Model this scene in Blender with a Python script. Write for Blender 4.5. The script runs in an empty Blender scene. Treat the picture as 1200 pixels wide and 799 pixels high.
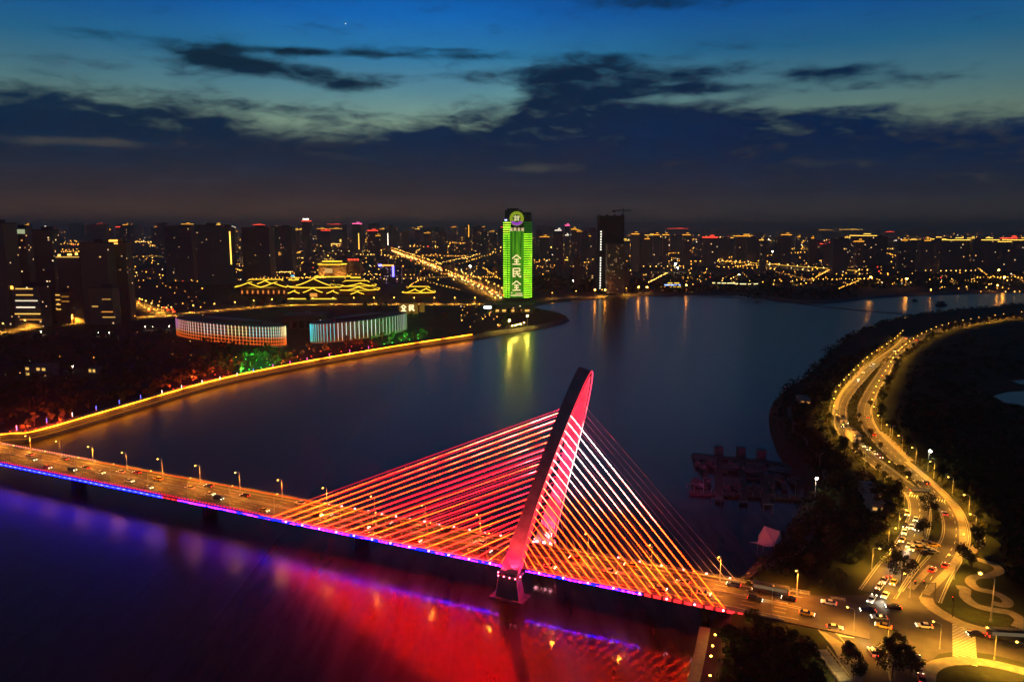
import bpy, math, random
from mathutils import Vector
from mathutils.geometry import tessellate_polygon
R = math.radians
S = bpy.context.scene
COL = S.collection
random.seed(14)

# ------------------------------------------------------------------ camera
F, H = 900.0, 130.0                       # focal length in photo pixels, camera height above the water
P = math.atan((399.5 - 268) / F)
cam = bpy.data.cameras.new("camera")
cam.sensor_width = 36; cam.lens = F / 1200 * 36
cam.clip_start = 1; cam.clip_end = 90000
co = bpy.data.objects.new("camera", cam); COL.objects.link(co)
co.location = (0, 0, H); co.rotation_euler = (R(90) - P, 0, 0)
S.camera = co

def ray(u, v):
    a = (u - 600) / F; b = -(v - 399.5) / F
    return (a, math.cos(P) + b * math.sin(P), -math.sin(P) + b * math.cos(P))
def at(u, v, z=0.0):                      # the point of a level surface that the photo shows at (u, v)
    d = ray(u, v); t = (z - H) / d[2]
    return Vector((d[0] * t, d[1] * t, z))
def azel(u, v):
    d = ray(u, v)
    return math.degrees(math.atan2(d[0], d[1])), math.degrees(math.atan2(d[2], math.hypot(d[0], d[1])))

# ------------------------------------------------------------------ world: dusk sky with cloud bank
W = bpy.data.worlds.new("World"); S.world = W; W.use_nodes = True
def build_sky():
    nt = W.node_tree; N = nt.nodes; N.clear(); L = nt.links
    def setin(sock, v):
        if hasattr(v, 'is_output') or isinstance(v, bpy.types.NodeSocket): L.new(v, sock)
        else: sock.default_value = v
    def m(op, a, b=0.0, c=0.0, clamp=False):
        n = N.new('ShaderNodeMath'); n.operation = op; n.use_clamp = clamp
        setin(n.inputs[0], a); setin(n.inputs[1], b); setin(n.inputs[2], c)
        return n.outputs[0]
    def mix(f, a, b):
        n = N.new('ShaderNodeMix'); n.data_type = 'RGBA'
        setin(n.inputs[0], f); setin(n.inputs[6], a); setin(n.inputs[7], b)
        return n.outputs[2]
    def sst(x, lo, hi):
        n = N.new('ShaderNodeMapRange'); n.interpolation_type = 'SMOOTHSTEP'
        setin(n.inputs[0], x); n.inputs[1].default_value = lo; n.inputs[2].default_value = hi
        return n.outputs[0]
    def ramp(x, pts):
        n = N.new('ShaderNodeValToRGB'); e = n.color_ramp.elements
        while len(e) < len(pts): e.new(0.5)
        for i, (p, c) in enumerate(pts): e[i].position = p; e[i].color = (*c, 1)
        setin(n.inputs[0], x); return n.outputs[0]
    tc = N.new('ShaderNodeTexCoord'); sp = N.new('ShaderNodeSeparateXYZ'); L.new(tc.outputs['Generated'], sp.inputs[0])
    x, y, z = sp.outputs
    az = m('MULTIPLY', m('ARCTAN2', x, y), 57.2958)
    el = m('MULTIPLY', m('ARCSINE', z), 57.2958)
    cv = N.new('ShaderNodeCombineXYZ'); setin(cv.inputs[0], az); setin(cv.inputs[1], m('MULTIPLY', el, 3.2)); setin(cv.inputs[2], 1.7)
    def noise(scale, detail, rough, off=0):
        n = N.new('ShaderNodeTexNoise'); n.inputs['Scale'].default_value = scale
        n.inputs['Detail'].default_value = detail; n.inputs['Roughness'].default_value = rough
        n.inputs['Distortion'].default_value = 0.4
        a = N.new('ShaderNodeVectorMath'); a.operation = 'ADD'; L.new(cv.outputs[0], a.inputs[0]); a.inputs[1].default_value = (off, off, off)
        L.new(a.outputs[0], n.inputs['Vector']); return n.outputs[0]
    n1 = noise(0.14, 7, 0.55); n2 = noise(0.45, 6, 0.6, 31)
    # upper edge of the cloud bank, read along the photo
    edge = [(0, 96), (60, 99), (150, 104), (230, 108), (270, 122), (310, 136), (400, 142), (470, 140), (500, 130), (560, 122),
            (590, 116), (615, 98), (640, 82), (700, 76), (760, 80), (800, 86), (840, 94), (870, 100), (920, 102), (1000, 107), (1040, 113), (1100, 120), (1200, 126)]
    fc = N.new('ShaderNodeFloatCurve')
    c = fc.mapping.curves[0]
    pts = [(azel(u, v)[0] / 90 + 0.5, azel(u, v)[1] / 20) for u, v in edge]
    pts = [(0.0, pts[0][1])] + pts + [(1.0, pts[-1][1])]
    c.points[0].location = pts[0]; c.points[1].location = pts[-1]
    for p in pts[1:-1]: c.points.new(*p)
    fc.mapping.update()
    setin(fc.inputs['Value'], m('ADD', m('DIVIDE', az, 90.0), 0.5))
    eb = m('MULTIPLY', fc.outputs[0], 20.0)
    dens = m('DIVIDE', m('SUBTRACT', eb, el), 1.3)
    dens = m('MAXIMUM', m('MINIMUM', dens, 1.5), -0.75)
    blobs = [(240, 66, 40, 13, 1.5), (290, 76, 60, 10, 1.5), (340, 84, 50, 9, 1.0), (405, 97, 38, 11, 1.5), (450, 103, 50, 7, .8), (420, 63, 140, 5, 1.3), (330, 60, 60, 5, 1.0), (510, 58, 70, 3, .9), (560, 66, 60, 5, .6), (480, 92, 70, 7, .7), (60, 70, 90, 8, .55), (570, 92, 50, 9, .7), (1010, 80, 90, 5, .6), (880, 78, 60, 6, .8), (960, 92, 70, 7, 1.0), (740, 66, 60, 6, .7), (660, 92, 40, 12, .7), (830, 104, 50, 8, .8), (1060, 100, 60, 7, .7), (320, 124, 50, 8, .9), (385, 132, 40, 7, .7),
             (700, 76, 70, 14, .8), (800, 88, 60, 8, .8), (930, 86, 70, 5, .9), (1100, 88, 40, 5, .8), (770, 4, 110, 9, 1.1), (150, 42, 70, 7, .75), (590, 82, 60, 8, .4),
             (90, 166, 75, 5, -1.9), (625, 198, 45, 4.5, -1.25), (785, 117, 45, 6, -2.1), (960, 119, 75, 6, -2.2), (1010, 112, 40, 4, -1.2), (880, 92, 40, 6, -1.4), (690, 100, 25, 6, -.7), (850, 112, 30, 5, -1.0), (1000, 190, 60, 6, -.4), (420, 185, 40, 4, -.6)]
    for u, v, su, sv, w in blobs:
        a0, e0 = azel(u, v)
        da = m('DIVIDE', m('SUBTRACT', az, a0), su / 16.5); de = m('DIVIDE', m('SUBTRACT', el, e0), sv / 15.5)
        # streaks lean a little, as the photo's do
        g = m('EXPONENT', m('MULTIPLY', m('ADD', m('MULTIPLY', da, da), m('MULTIPLY', de, de)), -1.0))
        dens = m('ADD', dens, m('MULTIPLY', g, w * (1.15 if w > 0 else 1.0)))
    dens = m('ADD', dens, m('MULTIPLY', m('SUBTRACT', n1, 0.5), 2.6))
    dens = m('ADD', dens, m('MULTIPLY', m('SUBTRACT', n2, 0.5), 3.0))
    mask = sst(dens, -0.55, 1.5)
    e20 = m('DIVIDE', el, 90.0)
    clear = ramp(e20, [(0.0, (.2, .27, .19)), (.082, (.23, .36, .27)), (.105, (.115, .29, .34)), (.133, (.026, .20, .40)), (.162, (.005, .135, .48)), (.183, (.003, .09, .38)), (.23, (.0015, .026, .11)), (.33, (.001, .009, .035)), (1.0, (.001, .005, .018))])
    n3 = noise(0.06, 5, 0.6, 77)
    vl = m('ADD', 0.66, m('MULTIPLY', n3, 0.68)); vc = N.new('ShaderNodeCombineColor'); L.new(vl, vc.inputs[0]); L.new(vl, vc.inputs[1]); L.new(m('ADD', 0.8, m('MULTIPLY', n3, 0.4)), vc.inputs[2])
    vx = N.new('ShaderNodeMix'); vx.data_type = 'RGBA'; vx.blend_type = 'MULTIPLY'; vx.inputs[0].default_value = 1; L.new(clear, vx.inputs[6]); L.new(vc.outputs[0], vx.inputs[7]); clear = vx.outputs[2]
    # afterglow where the sun went down, dimmer to both sides
    ga, ge = azel(480, 130)
    dg = m('DIVIDE', m('SUBTRACT', az, ga), 15.0)
    glow = m('EXPONENT', m('MULTIPLY', m('MULTIPLY', dg, dg), -1.0))
    clear = mix(m('ADD', 0.58, m('MULTIPLY', glow, 0.42)), (0.003, .012, .03, 1), clear)
    cloud = ramp(m('MULTIPLY', e20, 4.0), [(0.0, (.115, .062, .043)), (.045, (.094, .057, .045)), (.11, (.036, .030, .041)), (.20, (.0095, .0225, .053)), (.28, (.0022, .0185, .058)), (.42, (.0016, .019, .050)), (.6, (.002, .02, .045)), (1.0, (.002, .012, .03))])
    aw = sst(az, -30.0, 26.0); tn = mix(aw, (1.12, 1.03, .92, 1), (.55, .84, 1.08, 1)); ct = N.new('ShaderNodeMix'); ct.data_type = 'RGBA'; ct.blend_type = 'MULTIPLY'; ct.inputs[0].default_value = 1; L.new(cloud, ct.inputs[6]); L.new(tn, ct.inputs[7]); cloud = ct.outputs[2]
    tex = m('ADD', 0.25, m('ADD', m('MULTIPLY', n2, 0.7), m('MULTIPLY', n1, 0.8)))
    tx = N.new('ShaderNodeMix'); tx.data_type = 'RGBA'; tx.blend_type = 'MULTIPLY'; tx.inputs[0].default_value = 1
    L.new(cloud, tx.inputs[6]); cb = N.new('ShaderNodeCombineColor')
    for i in range(3): L.new(tex, cb.inputs[i])
    L.new(cb.outputs[0], tx.inputs[7])
    # inside low gaps the light is a dull grey
    low = sst(el, 7.2, 5.6)
    clear = mix(low, clear, (.055, .06, .066, 1))
    sky = mix(mask, clear, tx.outputs[2])
    # evening star
    sv = N.new('ShaderNodeVectorMath'); sv.operation = 'DOT_PRODUCT'
    d = Vector(ray(405, 28)).normalized(); L.new(tc.outputs['Generated'], sv.inputs[0]); sv.inputs[1].default_value = d
    nv = N.new('ShaderNodeVectorMath'); nv.operation = 'NORMALIZE'; L.new(tc.outputs['Generated'], nv.inputs[0]); L.new(nv.outputs[0], sv.inputs[0])
    star = m('GREATER_THAN', sv.outputs['Value'], 0.99999975)
    sky = mix(star, sky, (1.6, 1.5, 1.3, 1))
    ni = N.new('ShaderNodeTexSky'); ni.sky_type = 'NISHITA'; ni.sun_disc = False
    ni.sun_elevation = R(-4); ni.sun_rotation = R(ga)
    b1 = N.new('ShaderNodeBackground'); L.new(sky, b1.inputs[0]); b1.inputs[1].default_value = 1.0
    b2 = N.new('ShaderNodeBackground'); L.new(ni.outputs[0], b2.inputs[0]); b2.inputs[1].default_value = 0.005
    ad = N.new('ShaderNodeAddShader'); L.new(b1.outputs[0], ad.inputs[0]); L.new(b2.outputs[0], ad.inputs[1])
    o = N.new('ShaderNodeOutputWorld'); L.new(ad.outputs[0], o.inputs[0])
build_sky()
W.cycles.sampling_method = 'MANUAL'; W.cycles.sample_map_resolution = 512

sun = bpy.data.lights.new("dusk_sun", 'SUN'); sun.energy = 0.012; sun.angle = R(20); sun.color = (.55, .7, 1)
so = bpy.data.objects.new("dusk_sun", sun); COL.objects.link(so)
so.rotation_euler = (R(80), 0, R(180 - 7))

S.view_settings.view_transform = 'Standard'; S.view_settings.look = 'None'
S.view_settings.exposure = 0.0; S.view_settings.gamma = 1.0; S.view_settings.use_curve_mapping = False
S.render.engine = 'CYCLES'
cy = S.cycles
cy.use_denoising = True
try: cy.denoiser = 'OPENIMAGEDENOISE'
except Exception: pass
cy.max_bounces = 4; cy.diffuse_bounces = 1; cy.glossy_bounces = 3; cy.transmission_bounces = 2; cy.transparent_max_bounces = 4
cy.sample_clamp_indirect = 4.0; cy.sample_clamp_direct = 0.0
cy.use_light_tree = True; cy.caustics_reflective = False; cy.caustics_refractive = False

# ------------------------------------------------------------------ materials
MATS = {}
def new_mat(name):
    m = bpy.data.materials.new(name); m.use_nodes = True
    return m, m.node_tree, m.node_tree.nodes['Principled BSDF']
def paint(name, c, rough=.6, metal=0, var=0.25, scale=.4, spec=.4):
    if name in MATS: return MATS[name]
    m, nt, b = new_mat(name)
    N, L = nt.nodes, nt.links
    g = N.new('ShaderNodeNewGeometry')
    t = N.new('ShaderNodeTexNoise'); t.inputs['Scale'].default_value = scale; t.inputs['Detail'].default_value = 5
    L.new(g.outputs['Position'], t.inputs['Vector'])
    r = N.new('ShaderNodeValToRGB'); L.new(t.outputs[0], r.inputs[0])
    r.color_ramp.elements[0].position = .3; r.color_ramp.elements[1].position = .7
    r.color_ramp.elements[0].color = (*[k * (1 - var) for k in c], 1); r.color_ramp.elements[1].color = (*[min(.9, k * (1 + var)) for k in c], 1)
    L.new(r.outputs[0], b.inputs['Base Color'])
    b.inputs['Roughness'].default_value = rough; b.inputs['Metallic'].default_value = metal
    b.inputs['Specular IOR Level'].default_value = spec
    MATS[name] = m; return m
def lamp(name, c, s, sample=True):
    if name in MATS: return MATS[name]
    m, nt, b = new_mat(name)
    b.inputs['Base Color'].default_value = (.05, .05, .05, 1)
    b.inputs['Emission Color'].default_value = (*c, 1); b.inputs['Emission Strength'].default_value = s
    if not sample: m.cycles.emission_sampling = 'NONE'
    MATS[name] = m; return m
def led_noise(name, stops, s, scale=(1, 1, 1), detail=2, coord='POS', sample=True, blink=None):
    """LED whose colour changes along its length (a running light show)"""
    m, nt, b = new_mat(name); N, L = nt.nodes, nt.links
    g = N.new('ShaderNodeNewGeometry'); v = N.new('ShaderNodeVectorMath'); v.operation = 'MULTIPLY'
    L.new(g.outputs['Position'], v.inputs[0]); v.inputs[1].default_value = scale
    t = N.new('ShaderNodeTexNoise'); t.inputs['Scale'].default_value = 1; t.inputs['Detail'].default_value = detail
    L.new(v.outputs[0], t.inputs['Vector'])
    r = N.new('ShaderNodeValToRGB'); e = r.color_ramp.elements
    while len(e) < len(stops): e.new(.5)
    for i, (p, c) in enumerate(stops): e[i].position = p; e[i].color = (*c, 1)
    L.new(t.outputs[0], r.inputs[0]); L.new(r.outputs[0], b.inputs['Emission Color'])
    b.inputs['Base Color'].default_value = (.05, .05, .05, 1); b.inputs['Emission Strength'].default_value = s
    if not sample: m.cycles.emission_sampling = 'NONE'
    MATS[name] = m; return m
def led_dash(name, stops, s, period, duty, scale=(1, 1, 1), detail=1, off=(.02, .02, .02)):
    """LED string along local x: modules with dark gaps, colour drifting along it"""
    m = led_noise(name, stops, s, scale, detail); nt = m.node_tree; N, L = nt.nodes, nt.links; b = N['Principled BSDF']
    tc = N.new('ShaderNodeTexCoord'); sp = N.new('ShaderNodeSeparateXYZ'); L.new(tc.outputs['Object'], sp.inputs[0])
    def mm(op, a, v):
        n = N.new('ShaderNodeMath'); n.operation = op; L.new(a, n.inputs[0]); n.inputs[1].default_value = v; return n.outputs[0]
    q = mm('LESS_THAN', mm('FRACT', mm('DIVIDE', sp.outputs[0], period), 0), duty); L.new(mm('MULTIPLY', mm('ADD', q, off[0] * 4), s), b.inputs['Emission Strength'])
    return m
def led_height(name, stops, s, z0, z1, nscale=.12, namp=.35, sample=True):
    """LED colour by height, broken up by noise"""
    m, nt, b = new_mat(name); N, L = nt.nodes, nt.links
    g = N.new('ShaderNodeNewGeometry'); sp = N.new('ShaderNodeSeparateXYZ'); L.new(g.outputs['Position'], sp.inputs[0])
    mr = N.new('ShaderNodeMapRange'); L.new(sp.outputs[2], mr.inputs[0]); mr.inputs[1].default_value = z0; mr.inputs[2].default_value = z1
    t = N.new('ShaderNodeTexNoise'); t.inputs['Scale'].default_value = nscale; t.inputs['Detail'].default_value = 3
    L.new(g.outputs['Position'], t.inputs['Vector'])
    a = N.new('ShaderNodeMath'); a.operation = 'MULTIPLY_ADD'; L.new(t.outputs[0], a.inputs[0]); a.inputs[1].default_value = namp * 2
    s2 = N.new('ShaderNodeMath'); s2.operation = 'SUBTRACT'; L.new(mr.outputs[0], s2.inputs[0]); s2.inputs[1].default_value = namp
    L.new(s2.outputs[0], a.inputs[2])
    r = N.new('ShaderNodeValToRGB'); e = r.color_ramp.elements
    while len(e) < len(stops): e.new(.5)
    for i, (p, c) in enumerate(stops): e[i].position = p; e[i].color = (*c, 1)
    L.new(a.outputs[0], r.inputs[0]); L.new(r.outputs[0], b.inputs['Emission Color'])
    b.inputs['Base Color'].default_value = (.05, .05, .05, 1); b.inputs['Emission Strength'].default_value = s
    if not sample: m.cycles.emission_sampling = 'NONE'
    MATS[name] = m; return m
def facade(name, c, lit, s, cw=3.4, ch=3.1, warm=(1, .45, .09), cool=(1, .75, .4)):
    """wall with a grid of windows, a few of them lit"""
    m, nt, b = new_mat(name); N, L = nt.nodes, nt.links
    def mm(op, a, bb=0.0, cc=0.0):
        n = N.new('ShaderNodeMath'); n.operation = op
        for i, q in enumerate((a, bb, cc)):
            if isinstance(q, bpy.types.NodeSocket): L.new(q, n.inputs[i])
            else: n.inputs[i].default_value = q
        return n.outputs[0]
    tc = N.new('ShaderNodeTexCoord'); sp = N.new('ShaderNodeSeparateXYZ'); L.new(tc.outputs['Object'], sp.inputs[0])
    oi = N.new('ShaderNodeObjectInfo')
    h = mm('DIVIDE', mm('ADD', sp.outputs[0], mm('MULTIPLY', sp.outputs[1], 1.0)), cw); v = mm('DIVIDE', sp.outputs[2], ch)
    cx = N.new('ShaderNodeCombineXYZ'); L.new(mm('FLOOR', h), cx.inputs[0]); L.new(mm('FLOOR', v), cx.inputs[1]); L.new(mm('MULTIPLY', oi.outputs['Random'], 99.0), cx.inputs[2])
    wn = N.new('ShaderNodeTexWhiteNoise'); wn.noise_dimensions = '3D'; L.new(cx.outputs[0], wn.inputs['Vector'])
    fx = mm('FRACT', h); fz = mm('FRACT', v)
    win = mm('MULTIPLY', mm('MULTIPLY', mm('GREATER_THAN', fx, .22), mm('LESS_THAN', fx, .8)), mm('MULTIPLY', mm('GREATER_THAN', fz, .3), mm('LESS_THAN', fz, .8)))
    g = N.new('ShaderNodeNewGeometry'); sn = N.new('ShaderNodeSeparateXYZ'); L.new(g.outputs['Normal'], sn.inputs[0])
    side = mm('LESS_THAN', mm('ABSOLUTE', sn.outputs[2]), .5)
    win = mm('MULTIPLY', win, side)
    on = mm('MULTIPLY', win, mm('LESS_THAN', wn.outputs[0], lit))
    mx = N.new('ShaderNodeMix'); mx.data_type = 'RGBA'; L.new(win, mx.inputs[0]); mx.inputs[6].default_value = (*c, 1); mx.inputs[7].default_value = (c[0] * .55, c[1] * .57, c[2] * .6, 1)
    L.new(mx.outputs[2], b.inputs['Base Color'])
    mr = mm('MULTIPLY_ADD', win, -.45, .75); L.new(mr, b.inputs['Roughness'])
    me = N.new('ShaderNodeMix'); me.data_type = 'RGBA'
    sc = N.new('ShaderNodeSeparateColor'); L.new(wn.outputs[1], sc.inputs[0])
    L.new(sc.outputs[1], me.inputs[0]); me.inputs[6].default_value = (*warm, 1); me.inputs[7].default_value = (*cool, 1)
    L.new(me.outputs[2], b.inputs['Emission Color'])
    L.new(mm('MULTIPLY', on, mm('MULTIPLY_ADD', sc.outputs[2], s * 1.6, s * .3)), b.inputs['Emission Strength'])
    m.cycles.emission_sampling = 'NONE'
    MATS[name] = m; return m
def water_mat():
    """long-exposure river: a calm lobe and a wind-ruffled lobe"""
    m, nt, b = new_mat('river_water'); N, L = nt.nodes, nt.links
    b2 = N.new('ShaderNodeBsdfPrincipled')
    g = N.new('ShaderNodeNewGeometry')
    t = N.new('ShaderNodeTexNoise'); t.inputs['Scale'].default_value = .5; t.inputs['Detail'].default_value = 3
    L.new(g.outputs['Position'], t.inputs['Vector'])
    t2 = N.new('ShaderNodeTexNoise'); t2.inputs['Scale'].default_value = .008; t2.inputs['Detail'].default_value = 4; t2.inputs['Distortion'].default_value = 1.2
    L.new(g.outputs['Position'], t2.inputs['Vector'])
    sv = N.new('ShaderNodeVectorMath'); sv.operation = 'MULTIPLY'; L.new(g.outputs['Position'], sv.inputs[0]); sv.inputs[1].default_value = (.16, .022, 0)
    t3 = N.new('ShaderNodeTexNoise'); t3.inputs['Scale'].default_value = 1; t3.inputs['Detail'].default_value = 4; t3.inputs['Distortion'].default_value = .25; L.new(sv.outputs[0], t3.inputs['Vector'])
    ad = N.new('ShaderNodeMath'); ad.operation = 'MULTIPLY_ADD'; L.new(t3.outputs[0], ad.inputs[0]); ad.inputs[1].default_value = .75; 
    hf = N.new('ShaderNodeMath'); hf.operation = 'MULTIPLY'; L.new(t2.outputs[0], hf.inputs[0]); hf.inputs[1].default_value = .25; L.new(hf.outputs[0], ad.inputs[2])
    mr = N.new('ShaderNodeMapRange'); L.new(ad.outputs[0], mr.inputs[0]); mr.inputs[1].default_value = .38; mr.inputs[2].default_value = .62
    mr.inputs[3].default_value = .05; mr.inputs[4].default_value = .75
    sp = N.new('ShaderNodeSeparateXYZ'); L.new(g.outputs['Position'], sp.inputs[0])
    def rng(sock, a0, a1, b0, b1):
        n = N.new('ShaderNodeMapRange'); n.interpolation_type = 'SMOOTHSTEP'; L.new(sock, n.inputs[0])
        for i, q in enumerate((a0, a1, b0, b1)): n.inputs[i + 1].default_value = q
        return n.outputs[0]
    # sheltered water by the right bank is calmer than the open reach
    m1 = N.new('ShaderNodeMath'); m1.operation = 'MAXIMUM'; L.new(rng(sp.outputs[0], -175, 40, .36, .055), m1.inputs[0]); L.new(rng(sp.outputs[1], 270, 420, .0, .23), m1.inputs[1])
    for q, r_ in ((b, .115), (b2, .33)):
        q.inputs['Base Color'].default_value = (.016, .013, .012, 1); q.inputs['IOR'].default_value = 1.333; q.inputs['Roughness'].default_value = r_
    bp = N.new('ShaderNodeBump'); bp.inputs['Strength'].default_value = .3; bp.inputs['Distance'].default_value = .12
    L.new(m1.outputs[0], b.inputs['Roughness']); L.new(t.outputs[0], bp.inputs['Height']); L.new(bp.outputs[0], b.inputs['Normal'])
    fade = rng(sp.outputs[1], 250, 400, 1.0, 0.0)
    bp2 = N.new('ShaderNodeBump'); bp2.inputs['Distance'].default_value = .55; L.new(t3.outputs[0], bp2.inputs['Height']); L.new(bp.outputs[0], bp2.inputs['Normal'])
    bs = N.new('ShaderNodeMath'); bs.operation = 'MULTIPLY'; L.new(fade, bs.inputs[0]); bs.inputs[1].default_value = .55; L.new(bs.outputs[0], bp2.inputs['Strength']); L.new(bp2.outputs[0], b.inputs['Normal']); L.new(bp2.outputs[0], b2.inputs['Normal'])     # the lanes blur out with distance
    f1 = N.new('ShaderNodeMath'); f1.operation = 'SUBTRACT'; L.new(mr.outputs[0], f1.inputs[0]); f1.inputs[1].default_value = .42
    f2 = N.new('ShaderNodeMath'); f2.operation = 'MULTIPLY_ADD'; L.new(f1.outputs[0], f2.inputs[0]); L.new(fade, f2.inputs[1]); f2.inputs[2].default_value = .42
    mx = N.new('ShaderNodeMixShader'); L.new(f2.outputs[0], mx.inputs[0]); L.new(b.outputs[0], mx.inputs[1]); L.new(b2.outputs[0], mx.inputs[2])
    L.new(mx.outputs[0], N['Material Output'].inputs[0])
    MATS['water'] = m; return m
def ground_mat(name, a, bcol, scale=.03):
    m, nt, b = new_mat(name); N, L = nt.nodes, nt.links
    g = N.new('ShaderNodeNewGeometry')
    t = N.new('ShaderNodeTexNoise'); t.inputs['Scale'].default_value = scale; t.inputs['Detail'].default_value = 8; t.inputs['Roughness'].default_value = .65
    L.new(g.outputs['Position'], t.inputs['Vector'])
    r = N.new('ShaderNodeValToRGB'); L.new(t.outputs[0], r.inputs[0]); r.color_ramp.elements[0].position = .35; r.color_ramp.elements[1].position = .65
    r.color_ramp.elements[0].color = (*a, 1); r.color_ramp.elements[1].color = (*bcol, 1)
    L.new(r.outputs[0], b.inputs['Base Color']); b.inputs['Roughness'].default_value = .9; b.inputs['Specular IOR Level'].default_value = .15
    MATS[name] = m; return m

asphalt = paint('asphalt', (.055, .053, .05), .75, var=.55, scale=.12)
deck_asphalt = paint('deck_asphalt', (.07, .062, .055), .6, var=.45, scale=.15)
concrete = paint('concrete', (.3, .29, .27), .8, var=.2)
darkcon = paint('weathered_concrete', (.16, .155, .15), .8)
paving = paint('paving', (.24, .21, .17), .8, var=.2, scale=.6)
steel = paint('painted_steel', (.35, .35, .34), .4, var=.1)
pylon_paint = paint('pylon_paint', (.42, .33, .27), .6, var=.24, scale=.35)
dark = paint('dark_metal', (.04, .04, .045), .5)
white = paint('road_paint', (.7, .68, .6), .6, var=.15, scale=1.5)
glass = paint('tinted_glass', (.015, .017, .02), .08, var=.1, spec=.8)
rubber = paint('rubber', (.02, .02, .02), .8)
roofmat = paint('dark_roof', (.06, .06, .065), .7)
bark = paint('bark', (.05, .035, .025), .9)
wood = paint('weathered_timber', (.12, .09, .075), .8)
canvas = paint('white_canvas', (.7, .66, .62), .7, var=.05)
grass = ground_mat('grass_ground', (.018, .028, .010), (.045, .058, .02))
soil = ground_mat('city_ground', (.02, .02, .018), (.045, .042, .036), .01)
water = water_mat()
leafs = [ground_mat('leaves_dark', (.022, .034, .012), (.055, .075, .022), .6), ground_mat('leaves_olive', (.045, .052, .014), (.12, .12, .03), .6), ground_mat('leaves_deep', (.015, .028, .012), (.04, .058, .02), .6)]
fac = [facade('facade_dark', (.19, .155, .135), .010, .9), facade('facade_brown', (.27, .18, .13), .02, .7), facade('facade_lively', (.19, .17, .155), .055, 1.0), facade('facade_far', (.2, .16, .14), .016, 1.6, 5, 4.5)]
sodium = lamp('sodium_lens', (1, .50, .07), 14, False)
sodium_far = lamp('sodium_far_lens', (1, .46, .06), 9, False)
warmwhite = lamp('warm_white_lens', (1, .78, .42), 14, False)
SOD = (1, .42, .035)

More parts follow.
